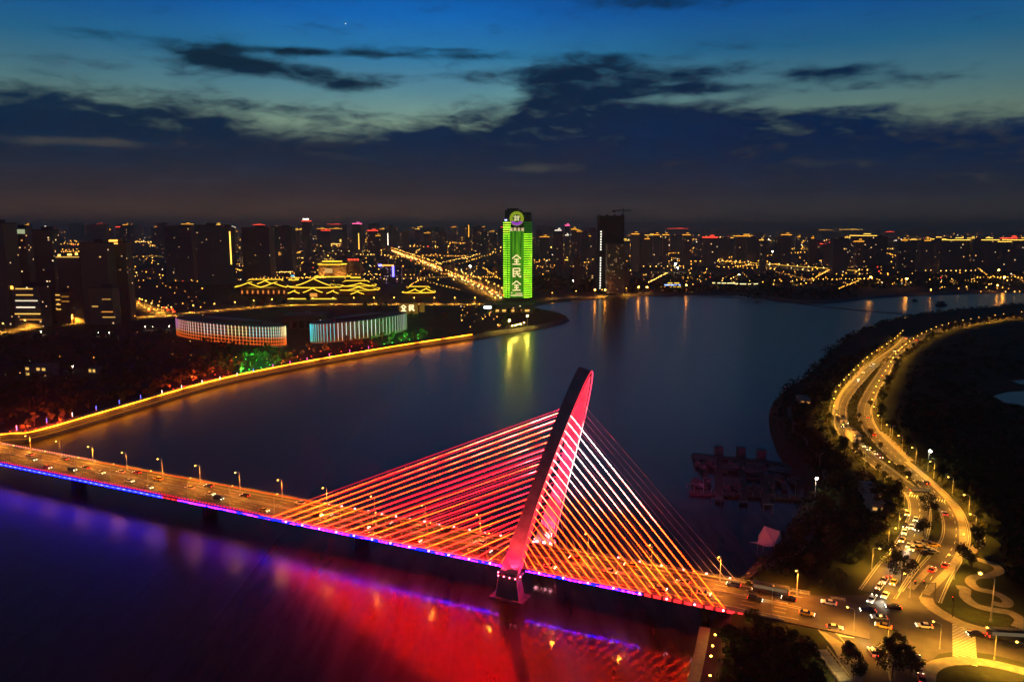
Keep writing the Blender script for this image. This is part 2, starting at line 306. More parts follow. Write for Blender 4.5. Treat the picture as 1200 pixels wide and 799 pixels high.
# ------------------------------------------------------------------ mesh helpers
class MB:
    def __init__(s): s.v = []; s.f = []; s.m = []
    def add(s, vs, fs, mi=0):
        o = len(s.v); s.v += [tuple(q) for q in vs]; s.f += [tuple(i + o for i in q) for q in fs]; s.m += [mi] * len(fs); return s
    def box(s, c, d, rz=0, mi=0, taper=1.0):
        x, y, z = c; a, b, h = d[0] / 2, d[1] / 2, d[2] / 2; cs, sn = math.cos(rz), math.sin(rz); vs = []
        for k in (-1, 1):
            t = taper if k > 0 else 1
            for i, j in ((-1, -1), (1, -1), (1, 1), (-1, 1)):
                px_, py_ = i * a * t, j * b * t
                vs.append((x + px_ * cs - py_ * sn, y + px_ * sn + py_ * cs, z + k * h))
        return s.add(vs, [(0, 3, 2, 1), (4, 5, 6, 7), (0, 1, 5, 4), (1, 2, 6, 5), (2, 3, 7, 6), (3, 0, 4, 7)], mi)
    def prism(s, poly, z0, z1, mi=0):
        n = len(poly); ar = sum(poly[i][0] * poly[(i + 1) % n][1] - poly[(i + 1) % n][0] * poly[i][1] for i in range(n))
        if ar < 0: poly = poly[::-1]
        vs = [(q[0], q[1], z0) for q in poly] + [(q[0], q[1], z1) for q in poly]
        fs = [(i, (i + 1) % n, n + (i + 1) % n, n + i) for i in range(n)] + [tuple(range(n, 2 * n)), tuple(range(n - 1, -1, -1))]
        return s.add(vs, fs, mi)
    def tube(s, pts, r, n=6, mi=0, caps=True):
        pts = [Vector(q) for q in pts]; k = len(pts); rs = r if isinstance(r, (list, tuple)) else [r] * k; vs = []; fs = []
        for i, q in enumerate(pts):
            t = (pts[min(i + 1, k - 1)] - pts[max(i - 1, 0)]).normalized()
            a = t.cross(Vector((0, 0, 1)) if abs(t.z) < .95 else Vector((1, 0, 0))).normalized(); b = t.cross(a)
            for j in range(n):
                an = 2 * math.pi * j / n; vs.append(q + (a * math.cos(an) + b * math.sin(an)) * rs[i])
        for i in range(k - 1):
            for j in range(n): fs.append((i * n + j, i * n + (j + 1) % n, (i + 1) * n + (j + 1) % n, (i + 1) * n + j))
        if caps: fs += [tuple(range(n - 1, -1, -1)), tuple(range((k - 1) * n, k * n))]
        return s.add(vs, fs, mi)
    def ball(s, c, r, n=8, mi=0, sz=1.0):
        vs = [(c[0], c[1], c[2] - r * sz)]; k = n // 2
        for i in range(1, k):
            a = -math.pi / 2 + math.pi * i / k
            for j in range(n): b = 2 * math.pi * j / n; vs.append((c[0] + r * math.cos(a) * math.cos(b), c[1] + r * math.cos(a) * math.sin(b), c[2] + r * sz * math.sin(a)))
        vs.append((c[0], c[1], c[2] + r * sz)); t = len(vs) - 1; fs = []
        for j in range(n):
            fs.append((0, 1 + (j + 1) % n, 1 + j)); q = 1 + (k - 2) * n; fs.append((t, q + j, q + (j + 1) % n))
            for i in range(k - 2): a = 1 + i * n; fs.append((a + j, a + (j + 1) % n, a + n + (j + 1) % n, a + n + j))
        return s.add(vs, fs, mi)
    def octa(s, c, r, mi=0):
        x, y, z = c
        return s.add([(x + r, y, z), (x - r, y, z), (x, y + r, z), (x, y - r, z), (x, y, z + r), (x, y, z - r)], [(0, 2, 4), (2, 1, 4), (1, 3, 4), (3, 0, 4), (2, 0, 5), (1, 2, 5), (3, 1, 5), (0, 3, 5)], mi)
    def sheet(s, poly, z, mi=0):
        pts = [Vector((q[0], q[1], 0)) for q in poly]; o = []
        for t in tessellate_polygon([pts]):
            a, b, c = (pts[i] for i in t)
            o.append(t if (b - a).cross(c - a).z > 0 else t[::-1])
        return s.add([(q.x, q.y, z) for q in pts], o, mi)
    def ribbon(s, pts, w, z, mi=0, off=0.0, h=0.0, caps=True):
        k = len(pts); ws = w if isinstance(w, list) else [w] * k; vs = []
        for i in range(k):
            a, b = pts[max(i - 1, 0)], pts[min(i + 1, k - 1)]; t = Vector((b[0] - a[0], b[1] - a[1])).normalized(); nx, ny = -t.y, t.x
            zz = z[i] if isinstance(z, list) else z
            o = off[i] if isinstance(off, list) else off
            for sg in (1, -1): vs.append((pts[i][0] + nx * (o + sg * ws[i] / 2), pts[i][1] + ny * (o + sg * ws[i] / 2), zz + h))
        fs = [(2 * i + 1, 2 * i + 3, 2 * i + 2, 2 * i) for i in range(k - 1)]
        if h:
            o = len(vs); vs += [(q[0], q[1], q[2] - h) for q in vs]
            for i in range(k - 1): fs += [(2 * i, 2 * i + 2, o + 2 * i + 2, o + 2 * i), (2 * i + 3, 2 * i + 1, o + 2 * i + 1, o + 2 * i + 3)]
            if caps: fs += [(0, o, o + 1, 1), (2 * k - 1, o + 2 * k - 1, o + 2 * k - 2, 2 * k - 2)]
        return s.add(vs, fs, mi)
    def mesh(s, name, mats):
        me = bpy.data.meshes.new(name); me.from_pydata(s.v, [], s.f)
        for q in (mats if isinstance(mats, (list, tuple)) else [mats]): me.materials.append(q)
        me.polygons.foreach_set('material_index', s.m); me.update(); return me
    def build(s, name, mats, parent=None, smooth=False, loc=None):
        o = bpy.data.objects.new(name, s.mesh(name, mats)); COL.objects.link(o)
        if smooth: o.data.polygons.foreach_set('use_smooth', [True] * len(s.f))
        if parent: o.parent = parent
        if loc: o.location = loc
        return o
def tag(o, label, cat, group=None, kind=None):
    o['label'] = label; o['category'] = cat
    if group: o['group'] = group
    if kind: o['kind'] = kind
    return o
def struct(o): o['kind'] = 'structure'; return o
def thing(name, label, cat, loc=(0, 0, 0), rz=0.0, group=None):
    o = bpy.data.objects.new(name, None); COL.objects.link(o); o.empty_display_size = .5
    o.location = loc; o.rotation_euler = (0, 0, rz); return tag(o, label, cat, group)
KIDS = {}
def dup(o, parent=None):
    c = o.copy(); COL.objects.link(c)
    if parent: c.parent = parent
    if o.name not in KIDS: KIDS[o.name] = list(o.children)
    for ch in KIDS[o.name]: dup(ch, c)
    return c
USED = set()
def place(proto, loc, rz, label, group=None, sc=1.0):
    o = proto if proto.name not in USED else dup(proto)
    if o is proto: KIDS[proto.name] = list(proto.children); USED.add(proto.name)
    o.location = loc; o.rotation_euler = (0, 0, rz); o.scale = (sc, sc, sc); o['label'] = label
    if group: o['group'] = group
    return o
def spot(name, loc, target, color, power, angle=60, parent=None, blend=.5, rad=.3, kind='SPOT'):
    l = bpy.data.lights.new(name, kind); l.color = color; l.energy = power; l.shadow_soft_size = rad
    if kind == 'SPOT': l.spot_size = R(angle); l.spot_blend = blend
    o = bpy.data.objects.new(name, l); COL.objects.link(o); o.location = loc
    if target is not None:
        d = Vector(target) - Vector(loc); o.rotation_euler = d.to_track_quat('-Z', 'Y').to_euler()
    if parent: o.parent = parent
    return o
def smooth_line(pts, n=6):
    pts = [Vector(q) for q in pts]; out = []
    for i in range(len(pts) - 1):
        p0, p1, p2, p3 = pts[max(i - 1, 0)], pts[i], pts[i + 1], pts[min(i + 2, len(pts) - 1)]
        for k in range(n):
            t = k / n; out.append(.5 * ((2 * p1) + (p2 - p0) * t + (2 * p0 - 5 * p1 + 4 * p2 - p3) * t * t + (3 * p1 - p0 - 3 * p2 + p3) * t ** 3))
    out.append(pts[-1]); return out
def walk(pts, step, start=0.0):
    """(point, heading) every step metres along a polyline"""
    out = []; d = start
    for a, b in zip(pts[:-1], pts[1:]):
        v = Vector((b[0] - a[0], b[1] - a[1])); l = v.length
        if l < 1e-6: continue
        while d <= l: q = v * (d / l); out.append((Vector((a[0] + q.x, a[1] + q.y, 0)), math.atan2(v.y, v.x))); d += step
        d -= l
    return out
ORD = ['first', 'second', 'third', 'fourth', 'fifth', 'sixth', 'seventh', 'eighth', 'ninth', 'tenth', 'eleventh', 'twelfth', 'thirteenth', 'fourteenth', 'fifteenth', 'sixteenth', 'seventeenth', 'eighteenth', 'nineteenth', 'twentieth']
def ordn(i): return ORD[i] if i < 20 else ('twenty-' + ORD[i - 20] if i < 29 else ('thirtieth' if i == 29 else ('thirty-' + ORD[i - 30] if i < 39 else 'fortieth')))

# ================================================================== SETTING
struct(MB().add([(-60000, -2000, 0), (60000, -2000, 0), (60000, 60000, 0), (-60000, 60000, 0)], [(0, 1, 2, 3)]).build('river_water', water))
ZL, ZR = 4.6, 9.6                       # level of the far / left land and of the right bank
def land(name, shore, rest, z, width, mat, bankmat):
    """level land with a bank running down into the water along the shore line"""
    k = len(shore); inner = []
    for i in range(k):
        a, b = shore[max(i - 1, 0)], shore[min(i + 1, k - 1)]; t = Vector((b[0] - a[0], b[1] - a[1])).normalized()
        w = width[i] if isinstance(width, list) else width
        inner.append((shore[i][0] - t.y * w, shore[i][1] + t.x * w))
    o = MB(); o.sheet(inner + rest, z)
    vs = [(q[0], q[1], -.6) for q in shore] + [(q[0], q[1], z) for q in inner]
    o.add(vs, [(i, i + 1, k + i + 1, k + i) for i in range(k - 1)], 1)
    struct(o.build(name, [mat, bankmat])); return inner
shL = [at(u, v, 0) for u, v in [(-260, 566), (-120, 540), (0, 521), (45, 516), (140, 488), (250, 455), (330, 437), (400, 423.5), (480, 409.5), (550, 398.5), (585, 392), (612, 388.5), (642, 383), (668, 376), (655, 369), (632, 364), (628, 359),
        (650, 354.5), (700, 350), (760, 346.5), (850, 345), (890, 349), (940, 355), (985, 354), (1020, 349.5), (1060, 347), (1120, 344.5), (1200, 342.5), (1400, 339), (1900, 335)]]
shL = [q.to_2d() for q in smooth_line(shL, 4)]
innerL = land('far_bank_ground', shL, [(60000, 1800), (60000, 60000), (-60000, 60000), (-60000, 480)], ZL, 5.0, soil, darkcon)
shR = [at(u, v, 0) for u, v in [(1700, 372), (1400, 362), (1260, 361), (1200, 362), (1160, 366), (1120, 369), (1090, 373), (1060, 378), (1030, 384.5), (1000, 396), (985, 404), (968, 417), (945, 441), (925, 458), (912, 464), (903, 476), (900, 492), (903, 512), (914, 538),
        (932, 556), (941, 575), (936, 595), (920, 622), (908, 640), (893, 655), (878, 672), (855, 700), (836, 722), (824, 745), (815, 775), (808, 805), (800, 850), (790, 950)]]
shR = [q.to_2d() for q in smooth_line(shR, 4)]
innerR = land('right_bank_ground', shR, [(160, 60), (1500, 60), (3000, 900)], ZR, 9.0, grass, soil)
# low weir lying across the far arm of the river
o = MB(); wl = [at(u, v, 0) for u, v in [(835, 348), (900, 352), (960, 359), (1010, 364), (1060, 368), (1092, 371)]]
o.ribbon(smooth_line(wl, 4), 5, 0, h=.7); tag(o.build('weir', darkcon), 'long low dark weir lying across the far arm of the river', 'weir')

# ================================================================== BRIDGE
ZD = 10.0
BA = R(-24.9)
B0 = at(602, 664, ZD)
bd = Vector((math.cos(BA), math.sin(BA), 0)); bn = Vector((-bd.y, bd.x, 0))
def bw(a, w, z=ZD): return Vector((B0.x, B0.y, 0)) + bd * a + bn * w + Vector((0, 0, z))
bridge = thing('cable_stayed_bridge', 'red lit cable-stayed bridge with one leaning arch pylon crossing the river', 'bridge', (B0.x, B0.y, 0), BA)
DW = 22.3; A0, A1 = -520.0, 116.0
o = MB(); o.prism([(0, 0), (A1 - A0, 0), (A1 - A0, DW), (0, DW)], ZD - .9, ZD)
o.build('deck', deck_asphalt, bridge, loc=(A0, 0, 0))
o = MB()                                        # box girder and edge beams below
vs = []
for a in (A0, 88.0):
    vs += [(a, 1.2, ZD - .91), (a, 4.5, ZD - 2.7), (a, DW - 4.5, ZD - 2.7), (a, DW - 1.2, ZD - .91)]
o.add(vs, [(0, 4, 5, 1), (1, 5, 6, 2), (2, 6, 7, 3), (0, 3, 7, 4), (0, 1, 2, 3), (4, 7, 6, 5)])
o.build('girder', darkcon, bridge)
# parapets: a kerb wall with posts and two rails
def rail(w, a0, a1, mat):
    o = MB(); o.box(((a0 + a1) / 2, w, ZD + .25), (a1 - a0, .35, .5))
    for zz in (.85, 1.2): o.box(((a0 + a1) / 2, w, ZD + zz), (a1 - a0, .1, .09))
    a = a0
    while a < a1: o.box((a, w, ZD + .86), (.12, .16, .7)); a += 2.5
    return o.build('railing', mat, bridge)
rail(.35, A0, 92, steel); rail(DW - .35, A0, 98, steel)
o = MB()
for w in (2.7, DW - 2.7): o.box(((A0 + 92) / 2, w, ZD + .085), (92 - A0, .25, .17))
o.build('kerb', concrete, bridge)
o = MB(); o.box(((A0 + 92) / 2, DW / 2, ZD + .35), (92 - A0, .35, .7)); o.build('median_barrier', steel, bridge)
o = MB()
for w in (5.8, 8.6, DW - 8.6, DW - 5.8):
    a = A0
    while a < 96: o.box((a, w, ZD + .006), (4.0, .16, .01)); a += 10
for w in (3.2, DW / 2 - .6, DW / 2 + .6, DW - 3.2): o.box(((A0 + 96) / 2, w, ZD + .006), (96 - A0, .16, .01))
o.build('lane_marking', white, bridge)
# piers below the deck
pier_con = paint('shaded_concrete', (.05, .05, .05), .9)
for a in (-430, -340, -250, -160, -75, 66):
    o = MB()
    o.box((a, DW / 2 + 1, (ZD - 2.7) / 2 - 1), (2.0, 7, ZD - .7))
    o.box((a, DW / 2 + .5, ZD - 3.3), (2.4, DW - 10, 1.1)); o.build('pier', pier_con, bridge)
# leaning arch pylon
T, LEAN, WN, WF, PP, QQ = 74.8, 0.2906, -3.25, 28.0, 2.07, 0.72
def arch(q):                                    # q from -1 (near foot) over 0 (top) to 1 (far foot)
    s_ = math.copysign(abs(q), q)
    t = T * (1 - abs(q) ** (1 / .72)) ** (1 / PP) if abs(q) < 1 else 0
    return (WN + WF) / 2 + s_ * (WF - WN) / 2, t
SL, CL = math.sin(LEAN), math.cos(LEAN)
def apt(t, w, x=0.0): return Vector((t * SL + x * CL, w, ZD - 1 + t * CL - x * SL))   # arch plane: t up the lean, x off the plane
qs = []
for i in range(-40, 41):
    th = i / 40; qs.append(math.copysign(abs(math.sin(th * math.pi / 2)) ** 1.25, th))
cl = [arch(q) for q in qs]
secs = []
for i, (w, t) in enumerate(cl):
    a, b = cl[max(i - 1, 0)], cl[min(i + 1, len(cl) - 1)]
    tw, tt = b[0] - a[0], b[1] - a[1]; l = math.hypot(tw, tt); ow, ot = -tt / l, tw / l      # outward normal in the plane
    k = t / T
    half = 3.3 - 1.2 * min(1, k / .35) + (.35 * max(0, k - .5))          # half width along the deck
    th = 1.55 - .35 * k
    secs.append([(t + ot * th, w + ow * th, -half), (t + ot * th, w + ow * th, half), (t - ot * th, w - ow * th, half), (t - ot * th, w - ow * th, -half)])
o = MB(); vs = []; fs = []
for sct in secs: vs += [apt(t, w, x) for t, w, x in sct]
for i in range(len(secs) - 1):
    for j in range(4): fs.append((i * 4 + j, i * 4 + (j + 1) % 4, i * 4 + 4 + (j + 1) % 4, i * 4 + 4 + j))
fs += [(3, 2, 1, 0), tuple(range(len(vs) - 4, len(vs)))]
o.add(vs, fs); pyl = o.build('arch_pylon', pylon_paint, bridge)
def add_joints(m, period):
    nt = m.node_tree; N, L = nt.nodes, nt.links; b = N['Principled BSDF']; tc = N.new('ShaderNodeTexCoord'); sp = N.new('ShaderNodeSeparateXYZ'); L.new(tc.outputs['Object'], sp.inputs[0])
    a1 = N.new('ShaderNodeMath'); a1.operation = 'DIVIDE'; L.new(sp.outputs[2], a1.inputs[0]); a1.inputs[1].default_value = period
    a2 = N.new('ShaderNodeMath'); a2.operation = 'FRACT'; L.new(a1.outputs[0], a2.inputs[0]); a3 = N.new('ShaderNodeMath'); a3.operation = 'LESS_THAN'; L.new(a2.outputs[0], a3.inputs[0]); a3.inputs[1].default_value = .03
    src = b.inputs['Base Color'].links[0].from_socket; mx = N.new('ShaderNodeMix'); mx.data_type = 'RGBA'; L.new(a3.outputs[0], mx.inputs[0]); L.new(src, mx.inputs[6]); mx.inputs[7].default_value = (.27, .21, .17, 1); L.new(mx.outputs[2], b.inputs['Base Color'])
add_joints(pylon_paint, 4.6)
# LED lines along the arch's inner and outer arrises on the side facing the short span
def rim(name, i0, i1, corner, r, mat):
    o = MB(); pts = [apt(*(secs[i][corner][0], secs[i][corner][1], secs[i][corner][2] + .12)) for i in range(i0, i1)]
    o.tube(pts, r, 4); o.build(name, mat, pyl)
rimred = lamp('rim_red_led', (1, .03, .07), 3.0); rimwhite = led_height('rim_white_led', [(0, (1, .05, .1)), (.35, (1, .2, .25)), (.5, (1, .75, .7)), (.75, (1, .6, .6)), (.85, (1, .04, .1))], 3.0, 8, 72, .12, .2)
rim('rim_light', 1, 41, 2, .16, rimred); rim('rim_light', 41, 80, 2, .12, rimred); rim('rim_light', 1, 41, 1, .1, rimred); rim('rim_light', 40, 80, 1, .22, rimwhite)
# lattice inside the near leg (maintenance ladder with crossbars)
o = MB(); red_steel = paint('red_steel', (.35, .05, .06), .5)
for i in range(3, 30):
    c = secs[i][2]; c2 = secs[i + 1][2]
    a, b = apt(c[0] - .05, c[1] + .9, c[2]), apt(c2[0], c2[1] + 1.7, c2[2]); o.tube([a, b], .07, 4)
    o.tube([apt(c[0], c[1] + .05, c[2]), apt(c2[0], c2[1] + 1.7, c2[2])], .06, 4)
o.build('ladder', red_steel, pyl)
# foundations of the two legs
for w, sg in ((WN, -1), (WF, 1)):
    o = MB(); o.box((0, w, 4.2), (9.4, 5.0, 8.6), taper=.74); o.box((0, w, -.2), (13, 7.5, 1.6)); pr = o.build('pier', darkcon, bridge)
    o = MB(); o.box((.2, w, 8.75), (8.2, 5.4, .5)); o.build('pier_cap', darkcon, pr)
    for sx in (-1, 1): MB().tube([(sx * 4.6, w + sg * 2.45, .7), (sx * 3.5, w + sg * 1.95, 8.4)], .16, 4).build('edge_trim', paint('pale_trim', (.65, .6, .62), .5), pr)
    for i in range(4): MB().ball((-3.2 + i * 2.2, w + sg * 2.9, 8.75), .27, 8).build('pier_light', lamp('pink_dot', (1, .12, .22), 14), pr)
    for sx in (-4.2, 4.4): MB().ball((sx, w + sg * .8, 8.9), .3, 8).build('pier_light', MATS['pink_dot'], pr)
# stay cables, one fan each way in two planes
ck = []
ck.append(led_height('cable_led_pink', [(0, (1, .005, .002)), (.3, (1, .001, .0016)), (.55, (1, .0016, .004)), (.72, (1, .008, .011)), (.84, (.8, .05, .055)), (1, (.4, .14, .14))], 145, 8, 70, .10, .42))
ck.append(led_height('cable_led_orange', [(0, (1, .018, .0007)), (.3, (1, .012, .0007)), (.5, (1, .003, .0015)), (.66, (1, .018, .003)), (.82, (.8, .045, .025)), (1, (.4, .14, .11))], 135, 8, 72, .13, .45))
ck.append(led_height('cable_led_warm', [(0, (1, .013, .0005)), (.33, (1, .019, .0008)), (.50, (1, .034, .005)), (.63, (.6, .13, .08)), (.76, (.25, .19, .18)), (1, (.2, .19, .185))], 105, 8, 64, .12, .28))
cfar = led_height('far_cable_glow_red', [(0, (.5, .008, .02)), (.5, (.6, .006, .03)), (1, (.4, .03, .06))], 1.1, 8, 66, .1, .3)  # far cables glow dimly to imitate the red haze of light in the fan
sheath_glow = led_height('cable_sheath_glow_red', [(0, (.5, .03, .003)), (.25, (.5, .004, .012)), (.7, (.5, .003, .025)), (1, (.35, .05, .06))], .8, 8, 70, .08, .2)  # sheath itself glows, imitating the red halo around its LED line
sheath_glow2 = led_height('cable_sheath_glow_amber', [(0, (.5, .05, .003)), (.4, (.45, .035, .004)), (.75, (.35, .06, .04)), (1, (.3, .22, .2))], .5, 8, 64, .08, .2)  # the same imitated halo in amber, for the short fan
cgrey = paint('cable_sheath', (.45, .42, .42), .5)
def on_leg(tz, side, corner):
    """point on the leg's flank at lean height tz, side -1 near / 1 far"""
    rng = range(0, 41) if side < 0 else range(80, 39, -1)
    best = min(rng, key=lambda i: abs(cl[i][1] - tz)); sct = secs[best]; c1, c2 = (3, 0) if corner < 0 else (1, 2)
    w = (sct[c1][1] + sct[c2][1]) / 2
    return apt(tz, w, corner * (abs(sct[0][2]) - .05))
NC = 21
for side in (-1, 1):
    w = .15 if side < 0 else DW - .15
    for k in range(NC):
        f = k / (NC - 1)
        tz = 7.5 + (60.0 - 7.5) * f
        for dr in (-1, 1):
            tk = tz if dr < 0 else tz + .6
            p1 = on_leg(tk, side, dr)
            a = (-5.0 - (111.5 - 5.0) * f) if dr < 0 else (5.6 + (74 - 5.6) * f)
            p0 = Vector((a, w, ZD + .3))
            if side < 0: mat = (ck[[0, 1, 0, 1, 0][k % 5]] if f < .8 else ck[1]) if dr < 0 else ck[2]
            else: mat = cfar if dr < 0 else cgrey
            r = .048 if side < 0 else (.23 if dr < 0 else .10)
            o = MB(); o.tube([p0.lerp(p1, j / 3) for j in range(4)], .165 if side < 0 else r, 6); c = o.build('stay_cable', (sheath_glow if dr < 0 else sheath_glow2) if side < 0 else mat, bridge)
            if side < 0:                                # a bright LED line clamped to the camera side of the sheath
                o = MB(); o.tube([p0.lerp(p1, j / 3) + Vector((0, -.23, .11)) for j in range(4)], r, 5); o.build('led_line', mat, c)
            if side < 0 and dr > 0 and k % 4 == 3: c['label'] = 'stay cable glowing white at its top'
# deck-edge light strings: a broad blue one at the left, changing to blue, pink and red toward the right
blue = led_dash('edge_led_blue', [(.3, (.0006, .0012, 1)), (.6, (.0012, .0024, 1)), (.75, (.008, .003, 1))], 42, 1.9, .8, (.2, .2, 1))
bluew = led_dash('edge_led_pale', [(.3, (.012, .015, 1)), (.6, (.03, .036, 1))], 45, 3.8, .45, (.2, .2, 1))
mixl = led_dash('edge_led_mixed', [(.36, (.0006, .0015, 1)), (.49, (.001, .0022, 1)), (.52, (.3, .002, .35)), (.57, (.35, .012, .25)), (.60, (.0006, .0015, 1)), (.68, (.2, .002, 1))], 42, 1.9, .72, (.22, .22, 1))
redl = led_dash('edge_led_red', [(.3, (1, .015, .02)), (.6, (1, .03, .03))], 2.2, 3.4, .72, (.2, .2, 1))
reddot = led_dash('red_dot', [(.3, (1, .01, .03)), (.7, (1, .03, .06))], 4, 1.8, .35); pinkwhite = lamp('pink_white_flood', (1, .30, .38), 16)
def strip(name, a0, a1, w, z, h, mat, d=.12):
    y0, y1, z0, z1 = w - d / 2, w + d / 2, z - h / 2, z + h / 2      # a channel section, its ends left open
    vs = [(a, y, q) for a in (a0, a1) for y, q in ((y0, z0), (y1, z0), (y1, z1), (y0, z1))]
    return MB().add(vs, [(0, 4, 5, 1), (1, 5, 6, 2), (2, 6, 7, 3), (3, 7, 4, 0)][::1]).build(name, mat, bridge)
strip('edge_light', A0, -176, -.14, ZD - .62, .8, blue); strip('edge_light', A0, -176, -.23, ZD - .5, .25, bluew, .08)
strip('edge_light', -176, -166, -.14, ZD - .55, .6, redl); strip('edge_light', -166, -5.2, -.14, ZD - .55, .55, mixl); strip('edge_light', 4.8, 47, -.14, ZD - .55, .5, mixl)
strip('edge_light', 48, 83, -.16, ZD - .4, .95, redl)
strip('parapet_light', A0, -8, .1, ZD + .72, .3, reddot)
coral = lamp('coral_line', (1, .07, .03), 4)
strip('parapet_light', -118, -10, .06, ZD + .3, .14, coral, .08); strip('parapet_light', 7, 45, .06, ZD + .3, .14, coral, .08)
strip('parapet_light', A0, -248, DW - .55, ZD + 1.0, .5, led_dash('pale_red_dash', [(.3, (1, .12, .08)), (.7, (1, .25, .2))], 2.2, 2.0, .55))
ol = lamp('orange_line', (1, .11, .012), 1.1)
strip('parapet_light', -248, -80, DW - .56, ZD + .5, .35, ol, .06); strip('parapet_light', -75, -5, DW - .56, ZD + .5, .25, ol, .06)
for i in range(15): MB().ball((-100 + i * 7.0, DW + .3, ZD + .4), .42, 8).build('edge_floodlight', pinkwhite, bridge)
for i in range(6): MB().ball((32 + i * 8, DW + .3, ZD + .4), .36, 8).build('edge_floodlight', pinkwhite, bridge)
for i in range(12): MB().ball((-104 + i * 8.6, -.35, ZD - .25), .32, 8).build('edge_floodlight', pinkwhite, bridge)
for i in range(8): MB().ball((10 + i * 9.1, -.35, ZD - .2), .3, 8).build('edge_floodlight', pinkwhite, bridge)
# floodlights washing the legs red
PINK = (1, .02, .10)
def bl(a, w, z): return (a, w, z)
spot('leg_floodlight', bl(1.5, -8.5, 9.3), bl(5, -2.5, 22), PINK, 17000, 70, bridge)
spot('leg_floodlight', bl(-3.5, -7.0, 9.3), bl(2, -3, 20), PINK, 7000, 80, bridge)
spot('leg_floodlight', bl(.5, -16, 9.0), bl(9, -1.5, 38), (1, .06, .05), 30000, 60, bridge)
for a, tz, pw, an in ((1.2, 22, 50000, 70), (3.5, 46, 300000, 40), (5.5, 70, 600000, 34)):
    spot('leg_floodlight', bl(a, DW + 1.0 - tz * .12, 10.6), bl(tz * SL, 27.6 - (tz / 70) ** 3 * 9, 9 + tz * CL), PINK, pw, an, bridge)
spot('leg_floodlight', bl(2.5, 25.2, 10.3), bl(3.5, 27, 18), (1, .25, .3), 9000, 80, bridge)
for sx in (-1.8, 1.2, 4.0): MB().box((sx, 25.4, 9.6), (.9, .5, .5)).build('flood_lamp', lamp('flood_pink', (1, .3, .4), 25), bridge)

# ================================================================== PROTOTYPES
def lamp_proto(h, arm, lens_r, lens_mat, light=None, name='street_lamp', label='', pole_r=.11, tilt=0.0, polemat=None):
    """pole with an arm along +x, a flat housing and a drop lens"""
    t = thing(name, label, 'street lamp')
    polemat = polemat or steel
    o = MB(); o.tube([(0, 0, 0), (0, 0, h * .5), (0, 0, h - .5)], [pole_r * 1.5, pole_r * 1.15, pole_r], 6); o.tube([(0, 0, 0), (0, 0, .5)], pole_r * 2.4, 6)
    o.tube([(0, 0, h - .6), (arm * .3, 0, h - .15), (arm, 0, h)], pole_r * .75, 5); o.build('pole', polemat, t)
    MB().box((arm + .35, 0, h + .12), (1.1, .42, .16), taper=.8).build('lamp_head', polemat, t)
    MB().ball((arm + .4, 0, h - .05), lens_r, 8, sz=.8).build('lens', lens_mat, t)
    if light:
        l = bpy.data.lights.new('lamp_light', 'SPOT'); l.color = light[1]; l.energy = light[0]; l.shadow_soft_size = .25; l.spot_size = R(150); l.spot_blend = .7
        lo = bpy.data.objects.new('lamp_light', l); COL.objects.link(lo); lo.location = (arm + .5, 0, h - .05 - lens_r - .4); lo.parent = t
    return t
def car_proto(name, label, paintmat, kind='saloon', lit=True, spotlit=False):
    t = thing(name, label, 'car')
    o = MB()
    L_, Wd = (4.6, 1.85) if kind != 'suv' else (4.8, 1.95)
    hh = 0 if kind != 'suv' else .25
    prof = [(-2.3, .35), (2.3, .35), (2.32, .62), (2.2, .8 + hh * .4), (1.15, .95 + hh * .5), (-1.6, .98 + hh * .5), (-2.25, .92 + hh * .5), (-2.32, .6)]
    n = len(prof); vs = [(x, y * Wd / 2, z) for y in (-1, 1) for x, z in prof]
    fs = [tuple(range(n)), tuple(range(2 * n - 1, n - 1, -1))] + [(i, n + i, n + (i + 1) % n, (i + 1) % n) for i in range(n)]
    o.add(vs, fs)
    cab = [(1.0, .95 + hh * .5), (.25, 1.45 + hh), (-1.0, 1.47 + hh), (-1.95, .97 + hh * .5)] if kind != 'suv' else [(1.0, 1.07), (.3, 1.68), (-1.9, 1.72), (-2.2, 1.07)]
    rf = MB(); a, b = cab[1], cab[2]; rf.box(((a[0] + b[0]) / 2, 0, a[1] + .03), (a[0] - b[0] + .1, Wd * .74, .06))
    o.v += []; body = o.build('body', paintmat, t); rf.build('roof', paintmat, t)
    g = MB(); vs = [(x, y * (Wd * .46 if i in (0, 3) else Wd * .38), z) for y in (-1, 1) for i, (x, z) in enumerate(cab)]
    g.add(vs, [(0, 1, 2, 3), (7, 6, 5, 4)] + [(i, 4 + i, 4 + (i + 1) % 4, (i + 1) % 4) for i in range(4)]); g.build('windows', glass, t)
    for x in (1.45, -1.45):
        for y in (-1, 1): MB().tube([(x, y * Wd * .5 - y * .22, .33), (x, y * Wd * .5 + y * .02, .33)], .33, 10).build('wheel', rubber, t)
    for y in (-.66, .66):
        MB().box((2.3, y, .68), (.14, .38, .2)).build('headlight', lamp('headlight', (1, .86, .6), 13, False) if lit else glass, t)
        MB().box((-2.3, y, .76), (.12, .42, .2)).build('taillight', lamp('taillight', (1, .02, .01), 10, False) if lit else lamp('dull_red', (.4, .01, .01), .3, False), t)
    if spotlit:
        s_ = spot('headlight_beam', (2.6, 0, .75), (16, 0, -.35), (1, .9, .7), 2200, 75, t)
    return t
